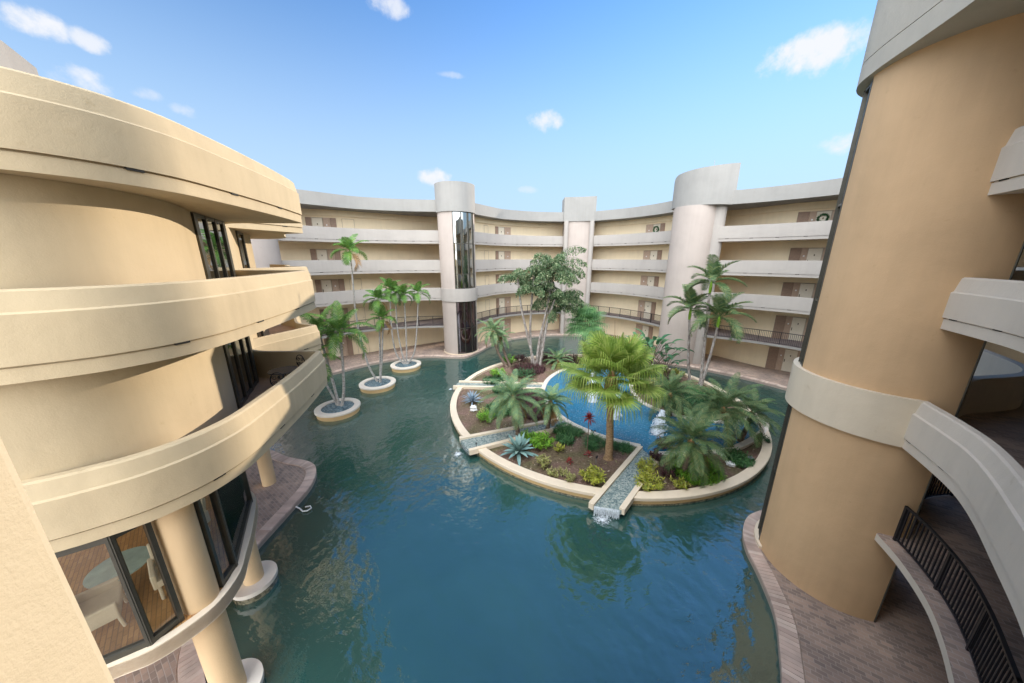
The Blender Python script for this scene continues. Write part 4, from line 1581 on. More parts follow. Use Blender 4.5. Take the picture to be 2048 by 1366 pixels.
planter_palm([(-12.0, 20.45, .15), (-11.75, 20.5, 1.2), (-11.62, 20.55, 2.6), (-11.55, 20.6, 4.05), (-11.5, 20.6, 4.9)], 11, 15, 2.5, .62, 'leaning palm with big bright green crown in the nearest planter', (.10, .07), nleaf=46)
planter_palm([(-12.25, 20.5, .15), (-12.55, 20.8, 1.6), (-13.1, 21.3, 3.4), (-13.6, 21.8, 4.8)], 12, 13, 2.4, .6, 'second palm of the nearest planter, leaning left behind the balconies', (.10, .07), nleaf=44)
planter_palm([(-12.4, 20.6, .15), (-12.6, 20.3, 1.4), (-13.0, 20.2, 2.6), (-13.3, 20.0, 3.2)], 13, 11, 2.1, .55, 'lowest palm of the nearest planter, crown just above the water', (.08, .06), nleaf=40)
planter_palm([(-11.35, 25.0, .15), (-11.95, 25.1, 1.4), (-12.35, 25.1, 3.6), (-12.50, 25.1, 6.0), (-12.42, 25.1, 8.4), (-12.36, 25.1, 10.2)], 14, 12, 1.75, .55, 'tallest thin palm, rising from the middle planter to the fifth floor', (.085, .055), 1)
planter_palm([(-11.15, 25.1, .15), (-10.95, 25.1, 2.2), (-10.75, 25.1, 4.6), (-10.62, 25.1, 6.5)], 15, 12, 1.6, .5, 'upper of the two straight palms in the middle planter', (.08, .055), 1)
planter_palm([(-11.05, 24.8, .15), (-10.72, 24.8, 2.0), (-10.45, 24.8, 4.0), (-10.28, 24.8, 5.0)], 16, 11, 1.5, .48, 'lower of the two straight palms in the middle planter, one dead brown frond', (.08, .055), 2)
for i, (tx, ty, tz, mx, lab) in enumerate([(-11.45, 29.9, 6.9, -11.5, 'leftmost palm fanning out of the farthest planter'), (-10.9, 29.7, 6.5, -10.95, 'second palm from the left in the farthest planter'),
                                           (-10.05, 29.6, 6.4, -10.15, 'straight third palm in the farthest planter'), (-8.75, 29.6, 6.55, -9.1, 'rightmost palm leaning out of the farthest planter')]):
    bx = -10.6 + .12 * i
    planter_palm([(bx, 29.5, .15), ((bx + mx) / 2 + (.15 if i == 3 else 0) - (.25 if i == 0 else 0), 29.55, 1.3), (mx, 29.6, 3.6), (tx, ty, tz)], 20 + i, 11, 1.55, .48, lab, (.085, .05), 0)


# pygmy date palms
def date_palm(name, pts, seed, n, length, leaf, label, mat='leaf_blue', r=(.13, .11), group='feathery date palms on the island', nleaf=70, pitch=(-.45, 1.3), droop=(1.0, 1.6), dead=2, width=.02):
    g, top = palm(name, pts, r[0], r[1], 'trunk_dark', None, label, group=group, boot=(.35, r[1] * 1.5, 'boot'))
    feather_crown(g, top + Vector((0, 0, .15)), seed, n, length, leaf, mat, droop=droop, pitch=pitch, nleaf=nleaf, width=width, vee=.2, hang=.25, dead=dead, rach=.012, swept=.75)


date_palm('date_palm', [(.35, 16.6, .15), (.25, 16.5, 1.2), (.05, 16.4, 2.45)], 31, 36, 2.15, .42, 'large silvery date palm between the two left channels')
date_palm('date_palm', [(2.15, 17.2, .15), (2.2, 17.0, 1.0), (2.25, 17.0, 1.85)], 32, 26, 1.6, .36, 'smaller yellowing date palm beside the pool curb', dead=4)
date_palm('date_palm', [(8.35, 13.3, .15), (8.38, 13.2, .9), (8.35, 13.1, 1.75)], 33, 38, 2.15, .44, 'spreading date palm at the right front of the island', 'leaf_green2', nleaf=76)
date_palm('date_palm', [(12.0, 15.3, .15), (11.7, 15.3, 1.2), (11.2, 15.3, 2.3)], 34, 40, 2.5, .46, 'biggest dark green date palm leaning over the right pool curb', 'leaf_green2', nleaf=80)
date_palm('date_palm', [(10.4, 18.9, .15), (10.2, 18.8, .9), (10.1, 18.7, 1.6)], 35, 30, 2.3, .42, 'date palm behind the right fountain jet', 'leaf_green2')
date_palm('date_palm', [(12.9, 15.9, .15), (13.1, 15.9, 1.0), (13.3, 16.0, 1.7)], 36, 26, 1.9, .4, 'date palm at the right end of the pool curb', 'leaf_green2')
date_palm('date_palm', [(-.5, 28.5, .15), (-1.3, 28.6, 1.6), (-1.85, 28.8, 3.4)], 37, 30, 2.0, .40, 'leaning date palm at the far left of the island')
date_palm('date_palm', [(-.2, 28.9, .15), (-.8, 29.3, 1.6), (-1.1, 29.6, 2.6)], 38, 20, 1.8, .38, 'shorter leaning date palm behind the other at the far left')
date_palm('date_palm', [(4.4, 28.9, .15), (4.4, 28.9, .5)], 39, 26, 2.0, .35, 'low trunkless date palm behind the pool', 'leaf_blue', dead=6)


# adonidia palms by the right wing
def white_palm(pts, seed, n, length, label):
    g, top = palm('palm_tree', pts, .11, .075, 'trunk_pale', None, label, group='tall palms before the right wing', boot=(.8, .11, 'leaf_bright'))
    feather_crown(g, top + Vector((0, 0, .6)), seed, n, length, .75, 'leaf_green2', droop=(.9, 1.7), pitch=(-.15, 1.4), nleaf=52, width=.045, vee=.4, hang=.2, rach=.02)


white_palm([(15.0, 25.0, .15), (14.6, 25.0, 2.2), (14.35, 25.0, 4.4), (14.2, 25.0, 5.6)], 41, 13, 2.4, 'left of the tall palms, thin straight pale trunk')
white_palm([(14.9, 23.3, .15), (15.15, 23.3, 2.0), (15.35, 23.3, 4.0), (15.45, 23.3, 5.3)], 42, 14, 2.7, 'right tall palm with the widest crown and curved pale trunk')
white_palm([(15.3, 24.0, .15), (15.2, 24.1, 3.5), (15.0, 24.1, 6.2), (14.95, 24.1, 7.8)], 43, 13, 2.5, 'tallest of the palms before the right wing')


# fan palms
def fan_leaf(mb, base, az, pitch, pet, blade, rnd, nseg=34, m=0, width=.035, droop=1.0):
    d = frame_for(az, pitch)
    tip = Vector(base) + d * pet + Vector((0, 0, -.12 * pet))
    mb.tube([base, Vector(base) + d * pet * .5 + Vector((0, 0, .02)), tip], [.02, .014, .012], 4, m, False)
    side = Vector((-math.sin(az), math.cos(az), 0))
    fwd = (d + Vector((0, 0, -.25))).normalized()
    nrm = side.cross(fwd).normalized()
    if nrm.z < 0:
        nrm = -nrm
    for i in range(nseg):
        th = (i / (nseg - 1) - .5) * R(290)
        L_ = blade * (.75 + .25 * math.cos(th * .5)) * rnd.uniform(.92, 1.05)
        dr = (fwd * math.cos(th) + side * math.sin(th))
        pl_ = dr + nrm * (.25 - .12 * abs(math.sin(th)))
        pl_.normalize()
        across = nrm.cross(dr).normalized()
        q0 = tip
        q1 = tip + pl_ * L_ * .45
        q2 = tip + pl_ * L_ * .72 + Vector((0, 0, -.10 * L_ * droop))
        q3 = q2 + dr * L_ * .10 + Vector((0, 0, -.34 * L_ * droop))
        w = width
        mb.add([q0 - across * w * .15, q0 + across * w * .15, q1 + across * w * .75, q1 - across * w * .75, q2 + across * w * .4, q2 - across * w * .4, q3], [(0, 1, 2, 3), (3, 2, 4, 5), (5, 4, 6)], m)


def fan_palm(pts, r, seed, n, pet, blade, label, mat, trunk='trunk_tan', boot=(.9, .3, 'boot'), width=.045, nseg=38, pr=(-.75, 1.3)):
    g, top = palm('fan_palm', pts, r[0], r[1], trunk, None, label, boot=boot, group='fan palms on the island')
    rnd = random.Random(seed)
    mb = MB()
    for i in range(n):
        f = i / (n - 1)
        az = i * 2.39996 + rnd.uniform(-.2, .2)
        pi = pr[0] + (pr[1] - pr[0]) * f ** .85 + rnd.uniform(-.08, .08)
        fan_leaf(mb, top + Vector((0, 0, boot[0] * .55)), az, pi, pet * rnd.uniform(.8, 1.15), blade * rnd.uniform(.9, 1.1), rnd, nseg, 0 if i > 1 else 0, width, .85 + .3 * (1 - f))
    mb.build('crown', [mat], g, recalc=False)
    return g, top


g, top = fan_palm([(5.02, 14.4, .12), (5.0, 14.4, 1.3), (4.92, 14.4, 2.5), (4.84, 14.4, 3.85)], (.20, .16), 51, 38, 1.70, 1.34, 'big bright lime fan palm in front of the pool', 'leaf_fan', boot=(1.1, .34, 'boot'), width=.05, nseg=44, pr=(-.10, 1.42))
mb = MB()
mb.tube([top + Vector((0, 0, 1.2)), top + Vector((.02, .1, 2.6)), top + Vector((-.02, .2, 3.6))], [.02, .015, .006], 5)
mb.tube([top + Vector((.2, 0, 1.2)), top + Vector((.9, .5, 2.5)), top + Vector((1.5, .9, 3.0))], [.02, .012, .006], 5)
mb.build('flower_stalk', 'leaf_dead', g)
fan_palm([(7.2, 30.0, .12), (7.15, 30.0, 1.8), (7.1, 30.0, 3.6)], (.22, .20), 52, 34, 1.2, 1.5, 'blue-green fan palm at the back of the island before the central pier', 'leaf_fan2', boot=(.9, .36, 'trunk_tan'), width=.07, nseg=26)


# fishtail palm clump: several trunks and one crown each
def fishtail(pts, seed, n, L0, label, lean=None, r=(.13, .08)):
    g, top = palm('fishtail_palm', pts, r[0], r[1], 'trunk_pale', None, label, group='fishtail palm stems at the back of the island', rings=False)
    rnd = random.Random(seed)
    mb = MB()
    for i in range(n):
        f = i / max(1, n - 1)
        az = i * 2.39996 + rnd.uniform(-.3, .3) if lean is None else lean + rnd.uniform(-.5, .5)
        pitch = rnd.uniform(.35, 1.25)
        length = L0 * rnd.uniform(.75, 1.1)
        base = top - Vector((0, 0, rnd.uniform(0, 1.6) * (lean is None)))
        K = 9
        p = base.copy(); pts_, ds = [p.copy()], []
        for k in range(K):
            d = frame_for(az, pitch - 1.7 * ((k + .5) / K) ** 1.3)
            p = p + d * (length / K); pts_.append(p.copy()); ds.append(d)
        mb.tube(pts_, [.02 * (1 - .8 * k / K) for k in range(K + 1)], 4, caps=False)
        side = Vector((-math.sin(az), math.cos(az), 0))
        for j in range(26):
            x = (.12 + .88 * j / 26) * K
            k = min(K - 1, int(x)); q = pts_[k].lerp(pts_[k + 1], x - k)
            for s in (-1, 1):
                bl = .75 * math.sin(math.pi * min(1, .15 + .8 * j / 26)) * rnd.uniform(.7, 1.1)
                bd = (side * s * rnd.uniform(.3, .9) + ds[k] * .3 + Vector((0, 0, -rnd.uniform(.5, 1.1)))).normalized()
                for e in range(6):
                    ff = (e + .6) / 6
                    c = q + bd * bl * ff + Vector((0, 0, -.15 * ff * ff))
                    ld = (bd + Vector((rnd.uniform(-.9, .9), rnd.uniform(-.9, .9), rnd.uniform(-.6, .3)))).normalized()
                    sd2 = ld.cross(Vector((rnd.uniform(-1, 1), rnd.uniform(-1, 1), .3))).normalized()
                    ll, w = rnd.uniform(.13, .24), rnd.uniform(.035, .07)
                    mb.add([c, c + ld * ll * .8 + sd2 * w, c + ld * ll, c + ld * ll * .8 - sd2 * w], [(0, 1, 2, 3)])
    mb.build('crown', ['leaf_fish'], g, recalc=False)


fishtail([(2.35, 29.2, .12), (2.6, 29.2, 2.5), (3.1, 29.2, 5.0), (3.6, 29.2, 8.0), (3.8, 29.2, 9.9)], 61, 24, 3.2, 'tallest central fishtail palm stem with the densest drooping crown')
fishtail([(2.2, 29.0, .12), (1.5, 29.0, 3.0), (.9, 29.0, 5.6), (.5, 29.0, 8.4)], 62, 4, 3.0, 'bare leaning fishtail palm stem on the left of the clump')
fishtail([(2.5, 29.5, .12), (2.9, 29.5, 2.4), (3.4, 29.5, 4.8), (4.0, 29.5, 7.0)], 63, 16, 2.8, 'short fishtail palm stem with green crown on the right of the clump')
fishtail([(2.0, 29.4, .12), (1.75, 29.5, 3.0), (1.8, 29.5, 5.6), (2.0, 29.5, 8.6)], 64, 13, 2.9, 'upright fishtail palm stem just left of the tallest one')
fishtail([(2.7, 29.0, .12), (3.0, 29.0, 2.4), (3.3, 29.0, 4.4), (3.9, 28.8, 6.6)], 65, 5, 2.8, 'pale front fishtail palm stem, frond arching right', lean=-.1)


# rosette / shrub builders
def blade_leaf(mb, base, az, pitch, length, width, bend, segs=4, m=0, cup=.25):
    pts = []
    p = Vector(base)
    side = Vector((-math.sin(az), math.cos(az), 0))
    rows = []
    for i in range(segs + 1):
        f = i / segs
        w = width * (math.sin(math.pi * (.12 + .88 * f)) ** .7 if f < 1 else .02) / 2
        if f == 0:
            w = width * .3
        d = frame_for(az, pitch - bend * f)
        up = side.cross(d).normalized()
        if up.z < 0:
            up = -up
        rows.append((p - side * w + up * cup * w, p.copy(), p + side * w + up * cup * w))
        p = p + d * (length / segs)
    vs = [q for r in rows for q in r]
    fs = []
    for i in range(segs):
        a = i * 3
        fs += [(a, a + 1, a + 4, a + 3), (a + 1, a + 2, a + 5, a + 4)]
    mb.add(vs, fs, m)


def rosette(name, x, y, z, n, length, width, mat, label, cat, bend=.6, pitch=(.15, 1.35), seed=1, group=None, stem=None):
    rnd = random.Random(seed)
    mb = MB()
    for i in range(n):
        f = i / (n - 1)
        blade_leaf(mb, (x + rnd.uniform(-.03, .03), y + rnd.uniform(-.03, .03), z + .12 * f), i * 2.39996 + rnd.uniform(-.15, .15),
                   pitch[0] + (pitch[1] - pitch[0]) * f, length * rnd.uniform(.85, 1.1) * (1 - .25 * f), width, bend * rnd.uniform(.6, 1.3) * (1 - .5 * f), 5)
    g = empty(name, (x, y, z), label, cat, group)
    mb.build('leaves', mat, g, smooth=50, recalc=False)
    ms = MB()
    ms.tube([(x, y, .05), (x, y, z + .1)], .06 if stem is None else stem, 8)
    ms.build('stem', 'trunk_dark', g)
    return g


rosette('agave', .35, 14.75, .28, 34, 1.15, .20, 'leaf_agave', 'big blue-green agave by the left front channel', 'agave', .5, (.05, 1.3), 71)
rosette('agave', -2.85, 20.9, .28, 36, .95, .10, 'leaf_agave2', 'grey spiky agave inside the left rim of the island', 'agave', .35, (.0, 1.35), 72)
rosette('cordyline', 4.0, 14.85, 2.15, 40, .42, .07, 'leaf_red', 'dark red cordyline head on a thin bare stem', 'cordyline', 1.1, (-.3, 1.35), 73, stem=.022)
rosette('bromeliad', 2.9, 14.0, .2, 20, .25, .05, 'leaf_red', 'small red bromeliad lying on the mulch', 'bromeliad', .8, (.1, 1.2), 74)
rosette('bromeliad', 4.0, 14.55, .2, 16, .3, .05, 'leaf_red', 'small red bromeliad at the foot of the cordyline', 'bromeliad', .8, (.1, 1.2), 75)


def shrub(name, x, y, r, h, nst, nleaf, ll, lw, mat, label, seed, cat='shrub', group=None, z0=.15, upb=.3):
    """stems with leaves spiralling up them; the outline stays uneven"""
    rnd = random.Random(seed)
    g = empty(name, (x, y, z0), label, cat, group)
    mb, ms = MB(), MB()
    for s in range(nst):
        a = rnd.uniform(0, 6.283); q = r * math.sqrt(rnd.random())
        hh = h * rnd.uniform(.55, 1.1) * (1 - .35 * q / r)
        bx, by = x + q * .4 * math.cos(a), y + q * .4 * math.sin(a)
        tx, ty = x + q * math.cos(a), y + q * math.sin(a)
        ms.tube([(bx, by, z0 - .1), (tx, ty, z0 + hh * .9)], [.018, .008], 5)
        for i in range(nleaf):
            f = .35 + .65 * i / nleaf
            c = (bx + (tx - bx) * f + rnd.uniform(-.04, .04), by + (ty - by) * f + rnd.uniform(-.04, .04), z0 + hh * f * .92)
            blade_leaf(mb, c, i * 2.39996 + rnd.uniform(-.5, .5), rnd.uniform(-.25, .9) + upb * f, ll * rnd.uniform(.7, 1.15), lw, rnd.uniform(.2, 1.0), 2)
    mb.build('foliage', mat, g, smooth=60, recalc=False)
    ms.build('stems', 'trunk_dark', g)
    return g


CR = 'croton bushes on the island'
shrub('croton', 3.72, 12.62, .62, .75, 34, 16, .20, .065, 'leaf_croton', 'bright yellow-green croton left of the front channel', 81, group=CR)
shrub('croton', 1.55, 13.75, .42, .70, 20, 14, .16, .05, 'leaf_pale', 'pale yellow croton right of the big agave', 82, group=CR)
shrub('croton', 1.95, 13.0, .28, .45, 12, 12, .14, .045, 'leaf_pale', 'low pinkish croton in front of the pale one', 83, group=CR)
shrub('croton', 2.42, 13.1, .22, .5, 9, 12, .14, .04, 'leaf_pale', 'slim upright pale croton between two others', 84, group=CR)
shrub('croton', 2.75, 12.6, .30, .5, 12, 12, .15, .04, 'leaf_pale', 'feathery pale croton near the front rim', 85, group=CR)
shrub('croton', 2.6, 14.95, .36, .55, 14, 13, .16, .05, 'leaf_croton', 'small yellow croton in the middle of the mulch bed', 86, group=CR)
shrub('green_bush', 1.55, 15.35, .75, .95, 38, 16, .22, .07, 'leaf_bright', 'glossy bright green bush behind the big agave', 87, group='green bushes')
shrub('green_bush', .9, 16.0, .45, .8, 18, 14, .2, .06, 'leaf_bright', 'bright green bush beside the left channel', 88, group='green bushes')
shrub('croton', 6.25, 12.35, .70, .6, 34, 15, .20, .055, 'leaf_croton', 'wide yellow croton right of the front channel', 89, group=CR)
shrub('croton', 6.55, 13.35, .55, .7, 24, 14, .20, .05, 'leaf_croton', 'yellow-green croton behind the wide one by the channel', 90, group=CR)
shrub('croton', 7.6, 12.25, .4, .5, 14, 13, .18, .05, 'leaf_croton', 'low yellow croton beneath the front date palm', 91, group=CR)
shrub('croton', 9.4, 13.0, .55, .7, 20, 14, .18, .05, 'leaf_bright', 'green croton under the right of the front date palm', 92, group=CR)
shrub('maroon_shrub', 7.35, 14.15, .35, .8, 18, 14, .16, .05, 'leaf_maroon', 'dark maroon shrub at the end of the front channel', 93, group='maroon shrubs')
shrub('maroon_shrub', 8.3, 15.3, .5, .7, 22, 13, .16, .05, 'leaf_maroon', 'dark maroon shrub behind the front date palm', 94, group='maroon shrubs')
shrub('maroon_shrub', 7.4, 13.0, .5, .7, 18, 13, .16, .045, 'leaf_maroon', 'maroon undergrowth among the right yellow crotons', 95, group='maroon shrubs')
shrub('fern_bush', -1.6, 18.2, .65, .75, 26, 15, .20, .045, 'leaf_bright', 'light green ferny bush inside the left rim', 96, group='green bushes')
shrub('croton', -1.9, 19.4, .35, .4, 12, 12, .15, .045, 'leaf_pale', 'pale low croton beside the white rock', 97, group=CR)
shrub('green_bush', -1.3, 26.0, .8, 1.0, 34, 15, .22, .06, 'leaf_bright', 'round light green bush beyond the far left channel', 98, group='green bushes')
shrub('green_bush', -.2, 29.6, .7, 1.1, 28, 15, .2, .06, 'leaf_bright', 'light green bush between the leaning date palms', 99, group='green bushes')
shrub('maroon_shrub', 3.9, 30.6, 1.4, 1.1, 54, 14, .2, .06, 'leaf_maroon', 'dark red low hedge behind the fishtail clump', 100, group='maroon shrubs')
shrub('maroon_shrub', .9, 30.4, 1.0, .9, 34, 14, .2, .06, 'leaf_maroon', 'dark shrub left of the fishtail stems', 101, group='maroon shrubs')
shrub('maroon_shrub', 6.2, 30.2, 1.0, .9, 30, 14, .2, .06, 'leaf_maroon', 'dark shrub left of the back fan palm', 102, group='maroon shrubs')
shrub('maroon_shrub', 13.3, 24.8, .9, .9, 34, 14, .18, .06, 'leaf_maroon', 'purple shrub at the foot of the left tall palm', 103, group='maroon shrubs')
shrub('maroon_shrub', 13.2, 26.6, 1.0, 1.1, 38, 14, .18, .06, 'leaf_maroon', 'purple-green shrub behind the tall palms', 104, group='maroon shrubs')
shrub('croton', 14.4, 26.2, .8, .8, 34, 14, .18, .055, 'leaf_croton', 'yellow-green croton between the tall palm trunks', 105, group=CR)
shrub('green_bush', 11.2, 23.5, 1.0, 1.1, 44, 14, .2, .06, 'leaf_pale', 'pale variegated bush by the pool curb behind the fan palm', 106, group='green bushes')
shrub('green_bush', 12.6, 22.5, 1.0, .8, 40, 14, .2, .055, 'leaf_dark', 'dark green bush in the right rear bed', 107, group='green bushes')
shrub('green_bush', 10.8, 21.4, .7, .7, 26, 14, .2, .055, 'leaf_dark', 'low dark bush near the inner pool curb', 108, group='green bushes')
shrub('green_bush', 14.6, 20.8, 1.0, .8, 36, 14, .2, .055, 'leaf_dark', 'dark bush near the right rim of the island', 109, group='green bushes')
shrub('green_bush', .4, 22.0, .9, .6, 34, 13, .18, .05, 'leaf_maroon', 'low purple cover behind the large silvery date palm', 110, group='green bushes')
shrub('green_bush', 1.2, 26.2, 1.1, .7, 40, 13, .2, .055, 'leaf_dark', 'dark green bush beyond the far channel by the pool', 111, group='green bushes')
shrub('green_bush', 14.2, 15.9, .45, .5, 16, 12, .2, .04, 'leaf_dark', 'dark tuft where the pool curb meets the right rim', 112, group='green bushes')


def grass_tuft(x, y, r, n, h, label, seed):
    rnd = random.Random(seed)
    mb = MB()
    for i in range(n):
        a = rnd.uniform(0, 6.283); q = r * math.sqrt(rnd.random()) * .8
        blade_leaf(mb, (x + q * math.cos(a), y + q * math.sin(a), .14), rnd.uniform(0, 6.283), rnd.uniform(.7, 1.4), h * rnd.uniform(.7, 1.2), .016, rnd.uniform(1.0, 2.0), 4, cup=.1)
    o = mb.build('grass_tuft', 'leaf_grass', recalc=False)
    return tag(o, label, 'grass clump', 'arching grass clumps along the pool curb')


for i, (x, y, r, lab) in enumerate([(6.15, 15.15, .42, 'grass clump at the inner end of the front channel'), (5.4, 15.5, .42, 'grass clump behind the fan palm trunk on the right'),
                                    (4.6, 16.0, .45, 'grass clump behind the fan palm trunk on the left'), (3.75, 16.75, .45, 'blue-green grass clump below the pool spotlight'),
                                    (3.2, 17.3, .4, 'grass clump where the left channel meets the pool'), (4.35, 15.35, .3, 'grass clump beside the cordyline stem')]):
    grass_tuft(x, y, r, 420, .5, lab, 120 + i)


# fallen leaves on the soil, too many to count
rnd = random.Random(77)
mb = MB()
for i in range(3800):
    a = rnd.uniform(0, 6.283); q = (IR - .6) * math.sqrt(rnd.random())
    x, y = IC[0] + q * math.cos(a), IC[1] + q * math.sin(a)
    h = rnd.uniform(0, 6.28); l, w = rnd.uniform(.03, .11), rnd.uniform(.008, .03)
    u = Vector((math.cos(h), math.sin(h), rnd.uniform(-.3, .3))); v_ = Vector((-math.sin(h), math.cos(h), rnd.uniform(-.4, .4)))
    c = Vector((x, y, .205))
    mb.add([c - u * l, c + v_ * w, c + u * l, c - v_ * w], [(0, 1, 2, 3)])
o = mb.build('leaf_litter', 'litter', recalc=False)
o['kind'] = 'stuff'
o['label'] = 'fallen leaves and bark chips scattered over the island soil'
rnd = random.Random(78)
COV = [(-.9, 19.6, 1.0, 'grassy cover inside the left rim'), (1.4, 19.2, .9, 'purple cover between the two left date palms'), (3.0, 16.0, .5, 'grass near the left pool corner'), (-1.6, 24.9, .9, 'cover just beyond the far left channel'), (.9, 21.3, 1.5, 'purple ground cover under the silvery date palm'), (-.6, 23.0, .9, 'low cover by the far left channel'), (2.9, 16.9, .4, 'weeds by the pool corner'),
       (9.0, 13.4, 1.2, 'mixed low growth under the front right date palm'), (11.6, 14.2, .7, 'weeds beside the stone pile'), (12.5, 20.6, 2.0, 'dense low growth in the rear right bed'),
       (14.5, 22.5, 1.2, 'dense low growth by the rear right rim'), (1.5, 27.8, 1.6, 'growth at the foot of the fishtail palms'), (5.2, 29.6, 1.2, 'low growth behind the pool'), (12.2, 24.6, 1.6, 'growth behind the pool curb')]
for k, (x, y, r, lab) in enumerate(COV):
    mb = MB()
    for i in range(int(230 * r * r) + 120):
        a = rnd.uniform(0, 6.283); q = r * math.sqrt(rnd.random())
        hgt = rnd.uniform(.1, .4)
        for e in range(5):
            blade_leaf(mb, (x + q * math.cos(a), y + q * math.sin(a), .15 + hgt * e / 5), rnd.uniform(0, 6.283), rnd.uniform(.1, 1.2), rnd.uniform(.10, .24), rnd.uniform(.03, .06), rnd.uniform(.3, 1.2), 2)
    o = mb.build('ground_cover', ['leaf_grass', 'leaf_maroon', 'leaf_grass', 'leaf_dark', 'leaf_maroon', 'leaf_dark', 'leaf_grass', 'leaf_bright', 'leaf_grass', 'leaf_dark', 'leaf_grass', 'leaf_maroon', 'leaf_maroon', 'leaf_grass'][k], recalc=False)
    o['kind'] = 'stuff'
    o['label'] = lab


# bird of paradise clump
def broad_clump(x, y, h, n, ll, lw, label, seed):
    rnd = random.Random(seed)
    g = empty('bird_of_paradise', (x, y, .1), label, 'plant', 'broad-leaved plants before the stair tower')
    mb, ms = MB(), MB()
    for i in range(n):
        az = i * 2.39996; f = i / n
        pi = .75 + .65 * f + rnd.uniform(-.1, .1)
        st = h * rnd.uniform(.6, 1.0)
        d = frame_for(az, pi)
        base = Vector((x + rnd.uniform(-.25, .25), y + rnd.uniform(-.25, .25), .1))
        tip = base + d * st
        ms.tube([base, tip], [.035, .018], 6)
        blade_leaf(mb, tip, az, pi - .2, ll * rnd.uniform(.8, 1.1), lw, 1.3, 6, cup=.4)
    mb.build('leaves', 'leaf_banana', g, smooth=50, recalc=False)
    ms.build('stalks', 'trunk_dark', g)


broad_clump(12.4, 27.2, 3.6, 26, 1.25, .42, 'tall broad-leaved clump before the sail-topped tower', 131)
broad_clump(11.4, 27.8, 3.0, 20, 1.1, .40, 'left broad-leaved clump behind the fan palm', 132)
broad_clump(13.7, 26.8, 2.0, 12, 1.2, .34, 'low broad-leaved plant right of the tall clump', 133)


# rocks, lamps, hose
def rock(name, x, y, z, s, mat, label, seed, group=None):
    rnd = random.Random(seed)
    bm = bmesh.new()
    bmesh.ops.create_icosphere(bm, subdivisions=3, radius=1)
    for v in bm.verts:
        k = 1 + .35 * (math.sin(v.co.x * 4 + seed) * math.cos(v.co.y * 5 - seed) + .5 * math.sin(v.co.z * 7 + seed)) + rnd.uniform(-.05, .05)
        v.co = Vector((v.co.x * s[0] * k, v.co.y * s[1] * k, v.co.z * s[2] * k))
    me = bpy.data.meshes.new(name); bm.to_mesh(me); bm.free()
    me.materials.append(M[mat])
    o = bpy.data.objects.new(name, me); COL.objects.link(o)
    o.location = (x, y, z)
    return tag(o, label, 'rock', group)


rock('coral_rock', -2.62, 19.75, .3, (.22, .2, .22), 'white', 'rough white coral rock below the grey agave', 4)
for i in range(9):
    rnd = random.Random(200 + i)
    rock('river_stone', 11.5 + rnd.uniform(-.5, 1.3), 13.9 + rnd.uniform(-.35, .9), .2, (rnd.uniform(.1, .2), rnd.uniform(.1, .16), .08), 'metalgrey' if i % 3 else 'white',
         'small grey stone in the heap inside the right rim', 300 + i, 'grey stones heaped inside the right rim')
sp_ = empty('spotlight', (4.78, 16.62, .28), 'small black double spotlight on the pool curb', 'spotlight')
mb = MB(); mb.tube([(4.78, 16.62, .05), (4.78, 16.62, .42)], .018, 6); mb.build('stake', 'iron', sp_)
for q in (-1, 1):
    mb = MB(); mb.tube([(4.78 + q * .03, 16.62, .42), (4.78 + q * .12, 16.60, .46)], [.03, .055], 10); mb.build('lamp_head', 'iron', sp_)
sp_ = empty('garden_lamp', (4.25, 13.95, .15), 'small dark garden lamp on a stake behind the yellow croton', 'garden lamp')
mb = MB(); mb.tube([(4.25, 13.95, .1), (4.25, 13.95, .5)], .015, 6); mb.build('stake', 'metalgrey', sp_)
mb = MB(); mb.tube([(4.25, 13.95, .48), (4.30, 13.95, .60)], [.05, .04], 10); mb.build('lamp_head', 'iron', sp_)
sp_ = empty('garden_lamp', (-2.0, 15.3, .28), 'tiny black path lamp on the rim by the left channel', 'garden lamp')
mb = MB(); mb.tube([(-1.95, 15.25, .28), (-1.95, 15.25, .48)], .015, 6); mb.build('stake', 'iron', sp_)
mb = MB(); mb.tube([(-1.95, 15.25, .46), (-1.95, 15.25, .52)], [.04, .04], 10); mb.build('lamp_head', 'iron', sp_)
mb = MB()
mb.tube([(-9.25, 11.3, -.05), (-9.05, 11.25, -.10), (-8.85, 11.12, -.12), (-8.68, 11.15, -.12), (-8.6, 11.3, -.12), (-8.72, 11.42, -.12), (-8.9, 11.36, -.12)], .028, 8)
tag(mb.build('hose', 'white', smooth=60), 'white hooked hose poking from the left terrace kerb into the water', 'hose')


def wreath(door, label):
    # hung on the face of the given door
    me = door.data
    c = Vector((0, 0, 0))
    for v in me.vertices:
        c += v.co
    c = c / len(me.vertices)
    zmin = min(v.co.z for v in me.vertices)
    return c.x, c.y, zmin + 1.5


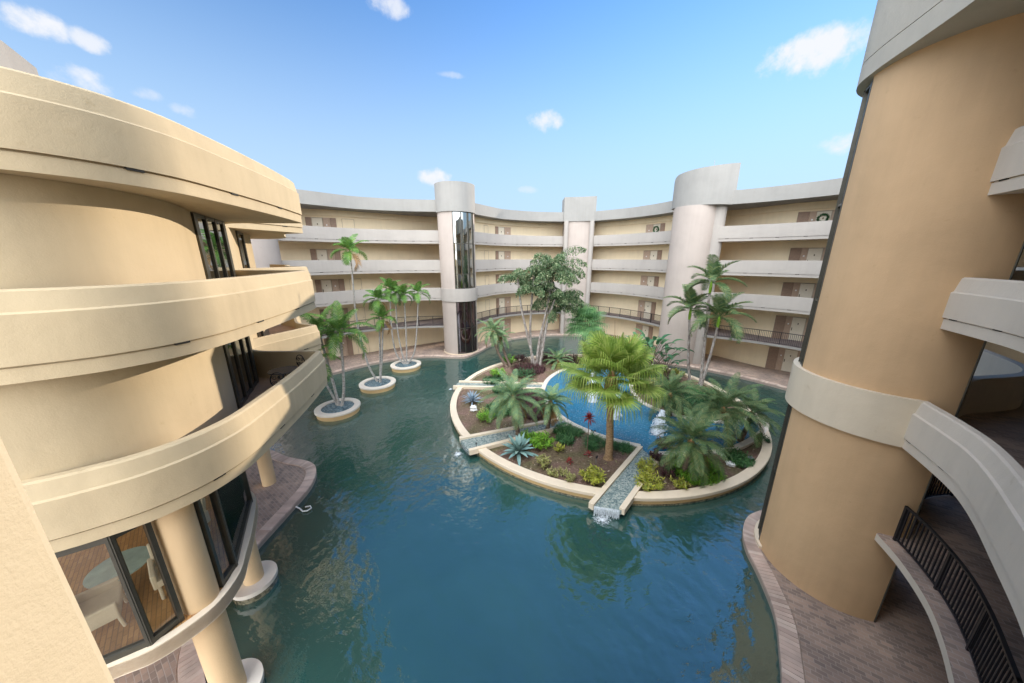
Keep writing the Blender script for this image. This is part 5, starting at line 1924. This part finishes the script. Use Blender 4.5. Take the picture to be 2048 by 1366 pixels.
def make_wreath(x, y, z, n, label):
    rnd = random.Random(int(x))
    g = empty('wreath', (x, y, z), label, 'wreath', 'Christmas wreaths on fifth floor doors')
    hd = Vector((-n.y, n.x, 0))
    mb = MB()
    for i in range(420):
        a = rnd.uniform(0, 6.283)
        c = Vector((x, y, z)) + (hd * math.cos(a) + Vector((0, 0, 1)) * math.sin(a)) * .30 + n * .06
        d = Vector((rnd.uniform(-1, 1), rnd.uniform(-1, 1), rnd.uniform(-1, 1))).normalized()
        s = d.cross(n).normalized() * .02
        mb.add([c - s, c + s, c + d * .15], [(0, 1, 2)])
    mb.build('greenery', 'leaf_dark', g, recalc=False)
    mb = MB(); mb.box((x + n.x * .1, y + n.y * .1, z - .28), (.1, .05, .1)); mb.build('bow', 'white', g)


for d, lab in ((dm2[4], 'small green wreath on the fifth floor door between pier and sail tower'), (dr[4], 'green wreath on the fifth floor door of the right wing')):
    x, y, z = wreath(d, lab)
    path, s_, kk = (WM2, sM2 + 1.4, 0) if d is dm2[4] else (WR, sR + 1.67, 0)
    p, hd = at(path, s_)
    n = Vector((math.sin(hd), -math.cos(hd), 0))
    make_wreath(p.x + n.x * .2, p.y + n.y * .2, LV[4] + 1.52, n, lab)


# unseen high-rise, made slim and placed so its edge shades part of the balconies
hr = empty('shade_high_rise', (107, 104, 0), 'distant unseen high-rise slab, placed to shade part of the near left balconies', 'building')
sdir = Vector((math.cos(R(SUN_AZ)), math.sin(R(SUN_AZ))))
nr = Vector((sdir.y, -sdir.x))
p0 = Vector((-6.0, 5.95)) + sdir * 150
q = [p0, p0 + sdir * 24, p0 + sdir * 24 + nr * 5.2, p0 + nr * 5.2]
mb = MB(); mb.prism([tuple(v) for v in q], -.8, 70); mb.build('wall', 'roofband', hr)
mb = MB()
for k in range(20):
    c = p0 - sdir * .6 + nr * 2.6
    mb.box((c.x, c.y, 4 + 3.2 * k), (1.2, 4.6, 1.1), math.atan2(sdir.y, sdir.x))
mb.build('balconies', 'parapet', hr)
